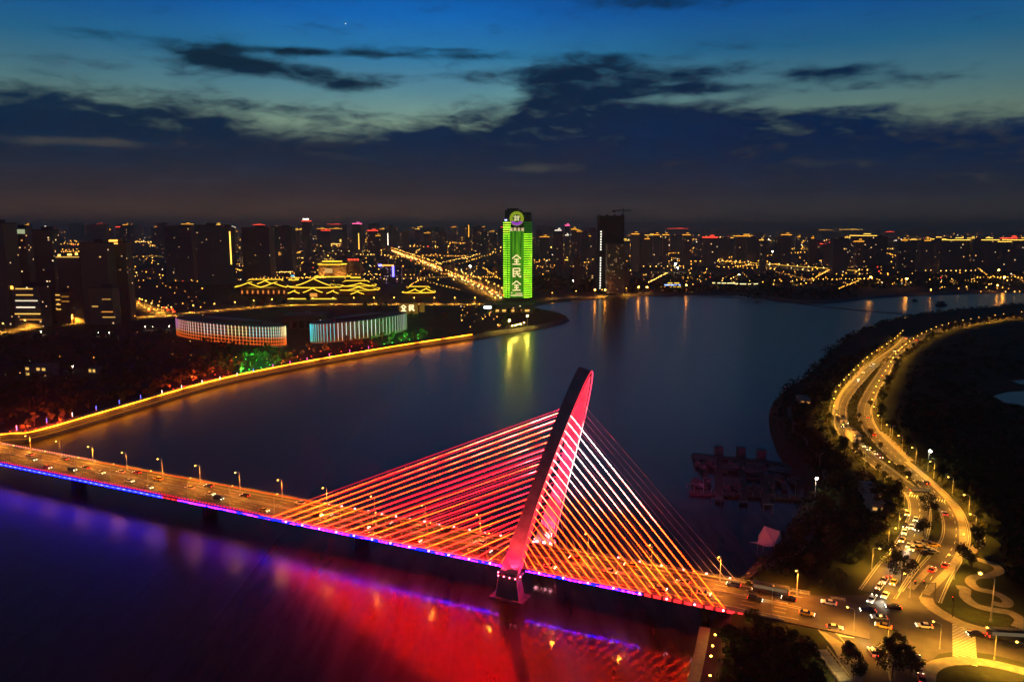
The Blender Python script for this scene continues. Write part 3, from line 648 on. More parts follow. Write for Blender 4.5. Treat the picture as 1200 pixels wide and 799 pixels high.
def bus_proto(label):
    t = thing('bus', label, 'bus'); pm = paint('bus_paint', (.05, .06, .07), .35, var=.1)
    MB().box((0, 0, 1.75), (11.5, 2.5, 2.7)).build('body', pm, t); MB().box((-.5, 0, 3.2), (8, 1.8, .25)).build('roof_unit', dark, t)
    for y in (-1, 1): MB().box((0, y * 1.25, 2.2), (10.6, .04, 1.1)).build('windows', lamp('bus_window', (1, .75, .4), .12, False), t)
    MB().box((5.75, 0, 2.1), (.05, 2.2, 1.5)).build('windscreen', glass, t)
    for x in (3.6, -3.2):
        for y in (-1, 1): MB().tube([(x, y * 1.0, .48), (x, y * 1.27, .48)], .48, 10).build('wheel', rubber, t)
    for y in (-.9, .9):
        MB().box((5.76, y, .85), (.1, .45, .25)).build('headlight', lamp('headlight', (1, .86, .6), 13, False), t); MB().box((-5.76, y, 1.1), (.1, .35, .4)).build('taillight', lamp('taillight', (1, .02, .01), 10, False), t)
    return t
def tree_proto(seed, h, rad, mat, leaves=260, lean=0.0, trunk=.34, size=.85):
    rnd = random.Random(seed); t = thing('tree', '', 'tree')
    o = MB(); o.tube([(0, 0, 0), (.1, .05, h * trunk), (.15 + lean, .1, h * .6), (lean, 0, h * .86)], [.24, .18, .11, .04], 6)
    cl_ = []
    for i in range(9):
        an = rnd.random() * 6.283; rr = rad * rnd.uniform(.25, .8); zz = h * rnd.uniform(trunk + .08, .92); rr *= 1.15 - abs(zz / h - .62) * 1.3
        q = (lean * zz / h + rr * math.cos(an), rr * math.sin(an), zz); cl_.append((q, rad * rnd.uniform(.3, .55)))
        o.tube([(.1, .05, h * (trunk + .02 * i)), (q[0] * .6, q[1] * .6, (zz + h * trunk) / 2 + .3), q], [.09, .06, .02], 4)
    cl_.append(((lean, 0, h * .9), rad * .4))
    o.build('trunk', bark, t)
    f = MB()
    for i in range(leaves):
        c, r = cl_[rnd.randrange(len(cl_))]
        d = Vector((rnd.gauss(0, 1), rnd.gauss(0, 1), rnd.gauss(0, .85))).normalized() * r * rnd.uniform(.45, 1.08)
        q = Vector(c) + d; nrm = (d.normalized() + Vector((rnd.gauss(0, .5), rnd.gauss(0, .5), rnd.gauss(.3, .5)))).normalized()
        a = nrm.orthogonal().normalized(); a.rotate(__import__('mathutils').Quaternion(nrm, rnd.random() * 6.28)); b = nrm.cross(a); sz = size * rnd.uniform(.55, 1.25)
        f.add([q - a * sz * .5, q - b * sz * .32, q + a * sz * .5, q + b * sz * .32 + nrm * sz * .12], [(0, 1, 2, 3)])
    f.build('crown', mat, t); return t
TREES = [tree_proto(1, 9, 3.6, leafs[0], 520, size=1.05), tree_proto(2, 7.5, 3.1, leafs[1], 460, size=.95), tree_proto(3, 11, 4.2, leafs[2], 600, size=1.1), tree_proto(4, 6, 2.6, leafs[1], 400, size=.85), tree_proto(5, 12.5, 3.4, leafs[0], 560, .5, size=1.0)]
BIG = [tree_proto(11, 13, 6.0, leafs[2], 900, .3, .28, 1.0), tree_proto(12, 11, 5.2, leafs[0], 800, 0, .28, 1.0)]
UNDER = (0, -300, -40)
for q in TREES + BIG: q['hidden_proto'] = 1
def plant(xy, z, label, group, k=None, big=False, sc=None):
    pool = BIG if big else TREES
    p = pool[k if k is not None else random.randrange(len(pool))]
    return place(p, (xy[0], xy[1], z - .05), random.random() * 6.28, label, group, sc or random.uniform(.8, 1.2))

# ================================================================== BRIDGE FURNITURE AND TRAFFIC
DSOD = (1, .29, .018)
deck_lamp = lamp_proto(9.2, 1.6, .34, sodium, (26000, DSOD), pole_r=.13)
far_a = [-475, -450, -425, -400, -375, -350, -325] + [-299 + 25.0 * i for i in range(10)] + [-49, -24, 21, 45, 69, 94]
for i, a in enumerate(far_a):
    q = bw(a, DW - 2.0, ZD)
    vis = [z for z in far_a if z >= -300]
    lab = (f'lit deck lamp on the far parapet, {ordn(vis.index(a))} from the photo\'s left edge' if a in vis else 'lit deck lamp on the far parapet beyond the photo\'s left edge')
    place(deck_lamp, q, BA - math.pi / 2 + R(-14), lab, "lamps on the bridge's far parapet")
near_lamp = lamp_proto(9.2, 1.6, .26, sodium, (7000, DSOD), pole_r=.1)
near_a = [-462 + 25.0 * i for i in range(23)]
for i, a in enumerate(near_a):
    if abs(a) < 4: a = 6
    q = bw(a, 2.0, ZD)
    vis = [z for z in near_a if z >= -280]
    lab = (f'slim deck lamp on the near parapet, {ordn(vis.index(near_a[i]))} from the photo\'s left edge' if near_a[i] in vis else 'slim deck lamp on the near parapet outside the frame')
    place(near_lamp, q, BA + math.pi / 2, lab, "lamps on the bridge's near parapet")
paints = {'white': paint('car_white', (.75, .74, .72), .3, var=.03), 'black': paint('car_black', (.02, .02, .022), .25, var=.05), 'silver': paint('car_silver', (.45, .45, .46), .3, .4, .05), 'red': paint('car_red', (.45, .03, .03), .3, var=.05), 'blue': paint('car_blue', (.05, .09, .25), .3, var=.05), 'taxi': paint('car_yellow', (.65, .42, .06), .3, var=.05)}
CARS = {}
for cn, pm in paints.items():
    for kd in ('saloon', 'suv'): CARS[cn, kd] = car_proto('car', cn + ' car', pm, kind=kd)
BEAM = car_proto('car', 'white car', paints['white'], 'saloon', True, True)
PARK = {cn: car_proto('car', cn + ' parked car', paints[cn], 'saloon', False) for cn in ('white', 'silver', 'black', 'taxi')}
CAT = 'car'
def car(loc, rz, col, label, group, kd='saloon', beam=False, parked=False):
    p = BEAM if beam else (PARK[col] if parked else CARS[col, kd])
    return place(p, loc, rz, label, group)
cols = ['white', 'silver', 'black', 'white', 'red', 'taxi', 'silver', 'blue', 'black', 'white']
def near_word(a):
    if a < -250: return "at the photo's left edge"
    if a < -170: return 'on the left third of the bridge'
    if a < -105: return 'short of the first stay cable'
    if a < -10: return 'under the long cable fan'
    if a < 75: return 'under the short cable fan'
    return 'at the right end of the bridge'
away = [(-292, 2), (-268, 3), (-244, 1), (-222, 2), (-214, 3), (-196, 2), (-172, 1), (-166, 3), (-141, 2), (-112, 3), (-88, 1), (-60, 2), (-38, 3), (-20, 1), (18, 2), (38, 3), (58, 1), (74, 3), (92, 2), (104, 3)]
toward = [(-282, 1), (-262, 3), (-247, 2), (-230, 1), (-206, 2), (-190, 3), (-157, 1), (-149, 2), (-120, 3), (-96, 1), (-70, 2), (-44, 3), (-15, 2), (12, 3), (33, 1), (52, 3), (66, 2), (82, 1), (98, 2)]
LANE = {1: 7.2, 2: 4.4, 3: 10.0}
for i, (a, l) in enumerate(away):
    c = cols[i % 10]; car(bw(a, DW - {1: 10.0, 2: 7.2, 3: 4.4}[l], ZD + .01), BA + math.pi, c, f'{c} car heading left {near_word(a)}, {["inner", "middle", "outer"][l - 1]} far lane', 'cars heading left on the bridge', 'suv' if i % 4 == 1 else 'saloon')
for i, (a, l) in enumerate(toward):
    c = cols[(i * 3 + 1) % 10]; car(bw(a, {1: 10.0, 2: 7.2, 3: 4.4}[l], ZD + .01), BA, c, f'{c} car heading right {near_word(a)}, {["inner", "middle", "outer"][l - 1]} near lane', 'cars heading right on the bridge', 'suv' if i % 5 == 2 else 'saloon')
busp = bus_proto('dark bus near the right end of the bridge, heading left')
place(busp, bw(86, DW - 4.6, ZD + .01), BA + math.pi, 'dark bus near the right end of the bridge, heading left', 'city buses')

# ================================================================== RIGHT BANK: ROADS
def G(u, v, z=ZR): return at(u, v, z).to_2d()
def road(name, pts, w, z=ZR + .02, mat=None, n=6, edge=True, dash=True, step=8):
    """a carriageway sheet with raised kerbs and painted dashes"""
    line = smooth_line([G(u, v) for u, v in pts], n)
    ws = None
    if isinstance(w, list):
        ws = []
        for i in range(len(w) - 1): ws += [w[i] + (w[i + 1] - w[i]) * k / n for k in range(n)]
        ws.append(w[-1])
    else: ws = [w] * len(line)
    r = struct(MB().ribbon(line, ws, z).build(name, mat or asphalt))
    if edge:
        o = MB()
        for sg in (1, -1): o.ribbon(line, .45, z, off=[sg * (q / 2 + .2) for q in ws], h=.14)
        struct(o.build(name + '_kerb', concrete))
    if dash:
        o = MB(); i = 0
        for q, an in walk(line, step):
            o.box((q.x, q.y, z + .008), (3.2, .16, .006), an)
        for sg in (1, -1): o.ribbon(line, .15, z + .006, off=[sg * (q / 2 - .5) for q in ws])
        struct(o.build(name + '_marking', white))
    return line
R1 = [(1290, 364), (1200, 371.5), (1150, 378), (1105, 387), (1075, 399), (1048, 419), (1033, 441), (1020, 462), (1013, 482), (1020, 503), (1038, 523), (1056, 541), (1077, 559), (1097, 578), (1113, 597), (1120, 616), (1119, 635), (1109, 652), (1093, 674), (1078, 700)]
R2 = [(1064, 394), (1052, 407), (1026, 426), (1006, 446), (988, 468), (984, 487), (989, 505), (1002, 521), (1020, 537), (1042, 554), (1062, 570), (1074, 583), (1078, 601), (1073, 623), (1062, 646), (1046, 669), (1028, 696)]
line1 = road('main_road', R1, [12, 12, 12, 12, 11, 8.5, 8.5, 8.5, 8.5, 8.5, 8.5, 8.5, 8.5, 9, 9, 9, 9.5, 10, 11, 12])
line2 = road('lake_road', R2, [8, 8, 8, 8, 8, 8, 8, 8, 8, 8, 8, 8, 8, 9, 10, 11, 11], z=ZR + .024)
junc = [(958, 697), (1010, 697), (1036, 690), (1058, 693), (1073, 699), (1090, 704), (1102, 714), (1130, 730), (1165, 739.5), (1200, 745), (1300, 757), (1300, 795), (1200, 776), (1160, 766), (1125, 762), (1100, 766), (1085, 780), (1078, 840), (1050, 840), (1040, 778), (1030, 770), (1008, 768), (994, 757), (955, 733)]
struct(MB().sheet([G(u, v) for u, v in junc], ZR + .03).build('junction_road', asphalt))
ls = road('south_street', [(1021, 764), (1023, 785), (1028, 815), (1034, 850)], 7.5, z=ZR + .026, dash=False)
ls2 = road('service_lane', [(965, 735), (980, 752), (992, 770), (1000, 800)], 4, z=ZR + .022, dash=False, mat=paving)
road('link_lane', [(1064, 636), (1085, 641), (1110, 641)], 12, z=ZR + .018, dash=False, edge=False)
# bridge end: the deck runs out onto the bank
o = MB(); e0 = A1 - 18
road_end = [bw(A1 - 22, -.5, 0).to_2d(), bw(A1 + 14, -1, 0).to_2d(), bw(A1 + 14, DW + 1, 0).to_2d(), bw(A1 - 22, DW + .5, 0).to_2d()]
struct(o.sheet(road_end, ZR + .034).build('approach_road', asphalt))
zb = MB()
def zebra(c, u_, n_, step, L_, w_=.45, z=ZR + .045):
    """n_ stripes of length L_ set out along u_ from c"""
    u_ = Vector(u_).normalized(); an = math.atan2(u_.y, u_.x)
    for i in range(n_): q = Vector(c) + u_ * step * i; zb.box((q.x, q.y, z), (w_, L_, .006), an)
a, b = G(1066, 580), G(1112, 588); zebra(a, b - a, int((b - a).length / 1.0), 1.0, 3.6)
a, b = G(1129, 734), G(1131, 779); zebra(a, b - a, int((b - a).length / .95), .95, 6.0)
a, b = G(982, 700), G(992, 748); zebra(a, b - a, int((b - a).length / .95), .95, 4.5, z=ZR + .05)
struct(zb.build('crosswalk_marking', white))
# pavements and the winding park path
def path(name, pts, w, z=ZR + .06, mat=None, n=6, h=.1):
    line = smooth_line([G(u, v) for u, v in pts], n); o = MB(); o.ribbon(line, w, z - .05, h=h); struct(o.build(name, mat or paving)); return line
path('pavement', [(1085, 700), (1089, 708), (1104, 719), (1130, 732), (1165, 741), (1200, 746), (1290, 757)], 4.2, ZR + .08)
path('pavement', [(1084, 696), (1100, 680), (1119, 659), (1128, 638), (1127, 614), (1119, 596), (1103, 577), (1080, 556), (1062, 541)], 2.6, ZR + .082)
path('pavement', [(1067, 690), (1083, 672), (1092, 663)], 2.2, ZR + .086)
path('park_path', [(1137, 612), (1146, 622), (1149, 634), (1140, 645), (1133, 651), (1148, 656), (1166, 662), (1171, 669), (1160, 674), (1142, 676), (1137, 682), (1146, 690), (1164, 694), (1180, 703), (1178, 709), (1162, 706)], 3.2, ZR + .07)
path('park_path', [(1121, 688), (1131, 690), (1131, 699), (1143, 709), (1162, 714), (1184, 718), (1196, 727), (1192, 735)], 3.4, ZR + .075)
path('roadside_path', [(1034, 506), (1045, 517), (1058, 530), (1068, 540)], 3.0, ZR + .07)
path('corner_pavement', [(1090, 806), (1087, 795), (1090, 784), (1103, 777), (1130, 774), (1165, 778), (1210, 789), (1300, 812)], 4.0, ZR + .08)
path('shore_path', [(826, 735), (823, 752), (818, 775), (810, 810), (802, 850)], 3.2, ZR + .07)
path('shore_path', [(980, 480), (985, 462), (1002, 440), (1018, 424), (1043, 404), (1052, 395)], 2.2, ZR + .07)
path('park_path', [(895, 668), (915, 655), (940, 640), (962, 600), (968, 560), (955, 530), (930, 500), (925, 475)], 2.6, ZR + .065, mat=darkcon)
lawn = paint('lawn', (.045, .06, .018), .9, var=.35, scale=.5, spec=.1)
o = MB()
for poly in ([(1100, 798), (1108, 788), (1130, 784.5), (1155, 788), (1166, 797), (1150, 806), (1110, 806)], [(1106, 712), (1135, 712), (1160, 720), (1186, 724), (1182, 735), (1150, 731), (1122, 722)], [(1028, 470), (1022, 485), (1026, 500), (1020, 487)]):
    o.sheet([G(u, v) for u, v in poly], ZR + .05)
lw = o.build('lawn', lawn); lw['kind'] = 'structure'
pond = MB().sheet([G(u, v) for u, v in [(1164, 464), (1180, 459.5), (1230, 456), (1230, 476), (1195, 475), (1176, 471)]], ZR + .03); pond.sheet([G(u, v) for u, v in [(1185, 446), (1230, 442), (1230, 449), (1195, 450)]], ZR + .03)
struct(pond.build('pond_water', lamp('pale_pond_sheet', (0, 0, 0), 0, False) if False else water))

# ---- lamps along the right-bank roads
rlamp = lamp_proto(8.5, 1.8, .34, sodium, (22000, SOD), pole_r=.1)
rlist = []
for ln, off, stp, st in ((line1, 6.4, 24, 12), (line2, -6.2, 24, 20)):
    for q, an in walk(ln, stp, st):
        nx, ny = -math.sin(an), math.cos(an); rlist.append((q.x + nx * off, q.y + ny * off, an + (math.pi / 2 if off < 0 else -math.pi / 2), off))
cnt = {}
for x, y, an, off in rlist:
    d = math.hypot(x, y)
    zone = 'beside the road\'s far bend' if y > 720 else ('beside the S-bend' if y > 470 else ('beside the middle stretch' if y > 330 else 'near the junction'))
    side = 'park side' if off > 0 else 'lake side'
    k = (zone, side); cnt[k] = cnt.get(k, 0) + 1
    place(rlamp, (x, y, ZR), an, f'amber road lamp {zone}, {side}, {ordn(cnt[k] - 1)} from far', 'amber lamps along the right-bank road')
jl = [((1161, 728), 15, 'tall road lamp on the lawn by the winding path'), ((1101, 760), 8, 'lamp standing in the middle of the junction'), ((1066, 700), 8, 'lamp on the corner under the traffic signals'), ((1165, 772), 9, 'lamp beside the zebra crossing at the right edge'), ((1040, 757), 9, 'lamp beside the dark trees below the junction'), ((1000, 742), 8, 'lamp at the bridge end by the crossing'), ((1200, 790), 9, 'lamp at the bottom right corner of the photo')]
for (u, v), hh, lab in jl:
    q = G(u, v); place(rlamp, (q.x, q.y, ZR), 2.6, lab, 'lamps at the junction', hh / 8.5)
# ---- traffic signals
def signal(u, v, label, rz, arm=5.0):
    q = G(u, v); t = thing('traffic_signal', label, 'traffic light', (q.x, q.y, ZR), rz)
    o = MB(); o.tube([(0, 0, 0), (0, 0, 6.2)], .13, 6); o.tube([(0, 0, 5.9), (arm, 0, 6.1)], .09, 5); o.build('pole', dark, t)
    for x in (arm - .3, arm * .55):
        b = MB().box((x, 0, 6.1), (.45, .4, 1.1)).build('signal_head', dark, t)
        MB().ball((x, -.24, 6.45), .22, 8).build('red_lens', lamp('signal_red', (1, .02, .01), 30, False), b); MB().ball((x, -.22, 6.1), .12, 6).build('amber_lens', glass, b)
signal(1095, 703, 'traffic signal with red lamps on a long arm over the main road', math.pi, 7)
signal(1116, 723, 'traffic signal showing red on the curved pavement', math.pi * .9, .6)
signal(1031, 697, 'traffic signal at the end of the lake road', 0.2, 4)
# ---- traffic on the right bank
def on(line, frac, off=0.0):
    tot = sum((Vector(b) - Vector(a)).length for a, b in zip(line[:-1], line[1:])); q, an = (walk(line, 1e9, tot * frac) or [(line[-1], 0)])[0]
    return (q[0] - math.sin(an) * off, q[1] + math.cos(an) * off), an
def nearest(line, u, v):
    g = G(u, v); k = min(range(1, len(line)), key=lambda i: (Vector(line[i]) - g).length); a, b = line[k - 1], line[k]; return g, math.atan2(b[1] - a[1], b[0] - a[0])
rc = [  # u, v, line, direction, colour, label, beam
    (1062, 397, 1, 0, 'white', 'white car at the far bend under the first amber lamps', 1), (1049, 412, 2, 0, 'silver', 'silver car with headlights on coming round the far bend', 0), (1024, 427, 2, 0, 'white', 'white car leading a pair of bright headlights on the upper lake road', 1), (1021, 429, 2, 0, 'black', 'black car just behind the leading pair on the upper lake road', 0),
    (1012, 437, 2, 0, 'silver', 'silver car on the straight of the upper lake road', 0), (1006, 445, 2, 0, 'white', 'white car with beams where the lake road bends left', 1), (992, 496, 2, 0, 'white', 'white car heading the queue at the S-bend', 0), (987, 500, 2, 0, 'black', 'black car at the outer edge of the S-bend queue', 0), (997, 504, 2, 0, 'silver', 'silver car in the middle of the S-bend queue', 0), (996, 509, 2, 0, 'taxi', 'yellow taxi in the S-bend queue', 0), (1001, 514, 2, 0, 'black', 'black car at the tail of the S-bend queue', 0),
    (1011, 523, 2, 0, 'white', 'white car below the S-bend queue beside the lit roofs', 0), (1016, 527, 2, 0, 'silver', 'silver car following below the S-bend', 0), (1025, 532, 2, 0, 'white', 'white car passing the yellow lit shrubs', 0), (1031, 536, 2, 0, 'red', 'red car passing the yellow lit shrubs', 0),
    (1034, 441, 1, 1, 'red', 'red car with tail lights on the upper park-side carriageway', 0), (1017, 490, 1, 1, 'silver', 'silver car driving away beside the median trees', 0), (1024, 510, 1, 1, 'red', 'red car braking on the park-side carriageway', 0), (1086, 567, 1, 1, 'black', 'black car above the zebra crossing', 0), (1107, 603, 1, 1, 'white', 'white car with red tail lights below the zebra crossing', 0), (1074, 399, 1, 1, 'red', 'red car turning into the lay-by at the far bend', 0),
    (1063, 603, 2, 0, 'taxi', 'yellow taxi at the top of the waiting queue', 0), (1073, 610, 2, 0, 'white', 'white car with bright headlights entering the waiting queue', 1), (1068, 619, 2, 0, 'silver', 'silver car in the waiting queue on the lake road', 0), (1075, 621, 2, 0, 'black', 'black car in the inner lane of the waiting queue', 0), (1061, 617, 2, 0, 'black', 'black car at the kerb of the waiting queue', 0), (1060, 625, 2, 0, 'white', 'white car at the kerb below the black one', 0), (1057, 634, 2, 0, 'taxi', 'yellow car at the kerb at the tail of the waiting queue', 0), (1065, 641, 2, 0, 'white', 'white car with beams on at the link lane', 1), (1069, 644, 2, 0, 'silver', 'silver car turning at the link lane', 0), (1050, 660, 2, 0, 'white', 'white car with beams halfway to the junction', 1),
    (1036, 682, 2, 0, 'white', 'white car at the back of the queue before the junction', 0), (1030.5, 689, 2, 0, 'silver', 'silver car third from the stop line in the lake-side lane', 0), (1026.5, 696, 2, 0, 'black', 'black car second from the stop line in the lake-side lane', 0), (1021, 704, 2, 0, 'white', 'white car at the stop line nearest the bridge', 0), (1037, 699, 2, 0, 'white', 'white car with beams at the stop line by the median', 1), (1047, 684, 2, 0, 'taxi', 'yellow taxi in the median lane before the stop line', 0),
    (1092, 669, 1, 1, 'red', 'red car braking on the main road above the signals', 0), (1108, 664, 1, 1, 'red', 'red car braking next to the dark shrubs', 0)]
for u, v, ln, dr, c, lab, bm in rc:
    g, an = nearest(line1 if ln == 1 else line2, u, v)
    if ln == 1: rz = an + math.pi
    else: rz = an
    car((g.x, g.y, ZR + .05), rz, c, lab, 'cars on the right-bank roads', beam=bool(bm))
for k, (u, v, c) in enumerate([(1077, 639, 'white'), (1086, 637, 'silver'), (1094, 640, 'taxi'), (1079, 644, 'taxi'), (1088, 645, 'white'), (1093, 648, 'silver'), (1086, 650, 'black')]):
    g = G(u, v); car((g.x, g.y, ZR + .05), R(-8 + k * 3), c, f'{c} car parked in the cluster beside the link lane, {["upper left", "upper middle", "upper right", "left end", "middle", "lower right", "lowest"][k]}', 'cars parked beside the link lane', parked=True)
for u, v, rz, c, lab, bm in [(1083, 735, 167, 'white', 'white car with red tail light crossing the middle of the junction', 0), (1143, 745, 172, 'black', 'black car on the large zebra crossing', 0), (1017, 717, 168, 'black', 'black car crossing in front of the waiting queue', 0), (1030, 725, 168, 'silver', 'silver car crossing behind the black one at the bridge end', 0), (1035, 735, 150, 'taxi', 'yellow taxi turning beside the dark trees', 0), (1023, 766, 95, 'white', 'white car with headlights coming up the south street', 1), (1047, 713, 165, 'black', 'black car waiting by the median nose', 0), (1074, 774, 60, 'black', 'black car with red tail lights behind the dark trees', 0), (1080, 797, 70, 'red', 'red car at the bottom edge beside the corner island', 0), (978, 737, -15, 'silver', 'silver car by the crossing at the bridge end', 0)]:
    g = G(u, v); car((g.x, g.y, ZR + .05), R(rz if bm == 0 else 85), c, lab, 'cars at the junction', beam=bool(bm))
g = G(1182, 749); b = place(busp, (g.x, g.y, ZR + .05), R(-7), 'dark bus entering at the right edge of the photo', 'city buses')
g = G(1078, 577); place(busp, (g.x, g.y, ZR + .05), R(-12), 'pale lit bus crossing the median gap above the zebra', 'city buses', .7)

# ---- right-bank buildings, tent, marina
def shed(u0, u1, v0, v1, h, label, mat, rz=None):
    a, b, c = G(u0, v1), G(u1, v1), G(u0, v0)
    w = (b - a).length; d = min((c - a).length, 16); ctr = (a + b) / 2 + Vector((0, d / 2)); t = thing('roadside_pavilion', label, 'pavilion', (ctr.x, ctr.y, ZR), rz if rz is not None else R(-8))
    MB().box((0, 0, h / 2), (w, d, h)).build('wall', paint('cream_wall', (.42, .36, .27), .8, var=.12), t)
    r_ = MB().box((0, 0, h + .15), (w + .8, d + .8, .3)).build('roof', mat, t); MB().box((w * .2, d * .1, h + .7), (2, 2, .8)).build('roof_hatch', darkcon, r_)
    MB().box((0, -d / 2 - .03, 1.2), (1.6, .06, 2.2)).build('door', dark, t)
    for x in (-.3, .3): MB().box((x * w, -d / 2 - .03, h * .55), (1.8, .06, 1.2)).build('window', lamp('warm_window', (1, .5, .12), .8, False), t)
creamroof = paint('cream_roof', (.36, .31, .22), .8, var=.3, scale=.4)
shed(1021, 1035, 574, 588, 4, 'cream flat-roofed pavilion beside the large dark tree', creamroof)
shed(1025, 1040, 590, 602, 4, 'lower cream flat-roofed pavilion beside the lake road', creamroof)
shed(1002, 1011, 510, 518, 4, 'bright flat-roofed kiosk beside the S-bend queue', creamroof)
shed(986, 993, 493, 497, 3.5, 'small kiosk above the S-bend queue', creamroof)
shed(940, 951, 470, 475, 4, 'pale-roofed hut on the dark lakeside slope', creamroof)
# pink tensile tent on the shore
q = at(896, 648, ZR - 2.2)
t = thing('tensile_canopy', 'white tent canopy lit pink, standing on the dark shore by the bridge', 'canopy', (q.x, q.y, ZR - 2.2), R(-18)); t.scale = (.62, .62, .8)
pk = Vector((-1.0, 1.5, 13.2)); c0, c1, c2, c3 = Vector((-4.5, -4.5, 6.0)), Vector((5.2, -4.5, 5.6)), Vector((9.5, 6.5, 6.2)), Vector((-4.0, 7.0, 6.2))
o = MB()
def sail(a, b, p):
    vs = []; fs = []; n = 6
    for i in range(n + 1):
        for j in range(n + 1 - i):
            q_ = a * (1 - i / n - j / n) + b * (j / n) + p * (i / n); s_ = (1 - i / n - j / n) * (j / n) * 4 + .3 * (i / n) * (1 - i / n)
            vs.append(q_ + Vector((0, 0, -.9 * s_)))
    idx = {}; k = 0
    for i in range(n + 1):
        for j in range(n + 1 - i): idx[i, j] = k; k += 1
    for i in range(n):
        for j in range(n - i):
            fs.append((idx[i, j], idx[i, j + 1], idx[i + 1, j]))
            if j < n - i - 1: fs.append((idx[i, j + 1], idx[i + 1, j + 1], idx[i + 1, j]))
    o.add(vs, fs)
ridge = Vector((8.5, 3.0, 11.0))
sail(c0, c1, pk); sail(c1, ridge, pk); sail(c1, c2, ridge); sail(c2, c3, pk); sail(c3, c0, pk); sail(ridge, c2, pk)
o.add([c0 + Vector((-4.5, 0, .1)), c0 + Vector((.1, 2.2, .2)), c1 + Vector((0, .1, .1)), c1 + Vector((0, .1, -.12)), c0 + Vector((-4.5, 0, -.1))], [(0, 1, 2), (0, 2, 3, 4), (0, 4, 3), (0, 3, 1)])
cv_ = o.build('membrane', canvas, t); sd = cv_.modifiers.new('thickness', 'SOLIDIFY'); sd.thickness = .08
o = MB(); o.tube([(-1, 1.5, 0), pk], .16, 6); o.build('mast', steel, t)
for q_ in (c0, c1, c2, c3): MB().tube([(q_.x, q_.y, 0), q_], .12, 5).build('post', steel, t)
spot('tent_cable_fill', (q.x - 15, q.y - 27, 10.5), (q.x, q.y, 16), (1, .09, .10), 12000, 40)  # added spot standing in for the red light of the bridge cables
# wooden gangway from the bridge end to the tent
o = MB(); ga_, gb_ = bw(76, DW + 1, 0), at(903, 648, ZR); o.box(((ga_.x + gb_.x) / 2, (ga_.y + gb_.y) / 2, ZR + .3), ((gb_ - ga_).length, 2.4, .3), math.atan2(gb_.y - ga_.y, gb_.x - ga_.x))
tag(o.build('gangway', wood), 'narrow timber gangway running from the bridge parapet toward the tent', 'gangway')
# marina: three floating jetties joined by cross walks, with posts
t0 = at(875, 560, 0); t = thing('marina_jetty', 'dark floating boat jetty with posts and cross walks on the water', 'jetty', (t0.x, t0.y, 0))
def lc(u, v, z=0): q_ = at(u, v, 0); return Vector((q_.x - t0.x, q_.y - t0.y, z))
def plank(name, a, b, w, z, h, mat=wood):
    A_, B_ = lc(*a), lc(*b); d = B_ - A_; return MB().box(((A_.x + B_.x) / 2, (A_.y + B_.y) / 2, z), (d.length, w, h), math.atan2(d.y, d.x)).build(name, mat, t)
plank('walkway', (811, 534), (925, 546), 6, .7, .8); plank('walkway', (808, 578), (940, 585), 6, .7, .8); plank('walkway', (842, 537), (843, 590), 4, .75, .8); plank('walkway', (868, 538), (871, 592), 4, .76, .8); plank('walkway', (893, 541), (898, 594), 4, .77, .8); plank('walkway', (846, 560), (900, 563), 3, .72, .7); plank('walkway', (920, 545), (948, 570), 4, .78, .8)
for a, b in (((812, 538), (838, 540)), ((845, 551), (866, 552.5)), ((874, 549), (893, 550)), ((874, 557), (893, 558)), ((901, 552), (928, 556)), ((846, 567), (866, 569))): plank('pontoon_roof', a, b, 4.2, 2.9, .25, darkcon); plank('pontoon_hull', a, b, 4.6, .6, 1.1, dark)
for u, v in ((842, 533), (868, 534), (892, 537)):
    A_ = lc(u, v); MB().box((A_.x, A_.y, 2.6), (4.5, 4, 5.2)).build('gate_house', darkcon, t)
for u, v in ((839, 595), (871, 599), (900, 602)):
    A_ = lc(u, v); o = MB(); o.tube([(A_.x - 2.2, A_.y, 0), (A_.x - 2.2, A_.y, 4.5)], .2, 5); o.tube([(A_.x + 2.2, A_.y, 0), (A_.x + 2.2, A_.y, 4.5)], .2, 5); o.box((A_.x, A_.y, 4.6), (5, .5, .4)); o.build('portal', steel, t)
for u, v in [(812, 577), (820, 578), (832, 579), (845, 580), (858, 581), (866, 581.5), (880, 582), (889, 582.5), (906, 583.5), (923, 584.5), (935, 585)]:
    A_ = lc(u, v); MB().tube([(A_.x, A_.y - 2.6, 0), (A_.x, A_.y - 2.6, 3.6)], .16, 5).build('mooring_post', steel, t)
o = MB(); o.box((lc(814, 573).x, lc(814, 573).y, 2.8), (9, .3, .25)); A_ = lc(814, 573)
for s_ in (-4, 0, 4): o.tube([(A_.x + s_, A_.y, .8), (A_.x + s_, A_.y, 3)], .14, 4)
o.build('guard_rail', steel, t)
for A_, B_ in (((850, 543), (850, 556)), ((880, 545), (880, 556)), ((906, 548), (906, 580)), ((855, 566), (855, 577)), ((884, 566), (884, 580)), ((827, 541), (827, 575))): plank('finger_walk', A_, B_, 2.6, .66, .7)
skiff = thing('moored_boat', '', 'boat')
o = MB(); o.add([(-4, -1.3, 1.0), (2.5, -1.3, 1.0), (4.4, 0, 1.3), (2.5, 1.3, 1.0), (-4, 1.3, 1.0), (-3.6, -.9, -.2), (2, -.9, -.2), (3.4, 0, -.2), (2, .9, -.2), (-3.6, .9, -.2)], [(0, 1, 2, 3, 4), (9, 8, 7, 6, 5), (0, 5, 6, 1), (1, 6, 7, 2), (2, 7, 8, 3), (3, 8, 9, 4), (4, 9, 5, 0)]); o.build('hull', paint('boat_hull', (.2, .19, .19), .5), skiff); MB().box((-.6, 0, 1.9), (4.4, 2.0, 1.5), taper=.85).build('cabin', darkcon, skiff); MB().box((-.6, 0, 2.75), (5.0, 2.4, .15)).build('awning', paint('boat_awning', (.12, .1, .1), .7), skiff)
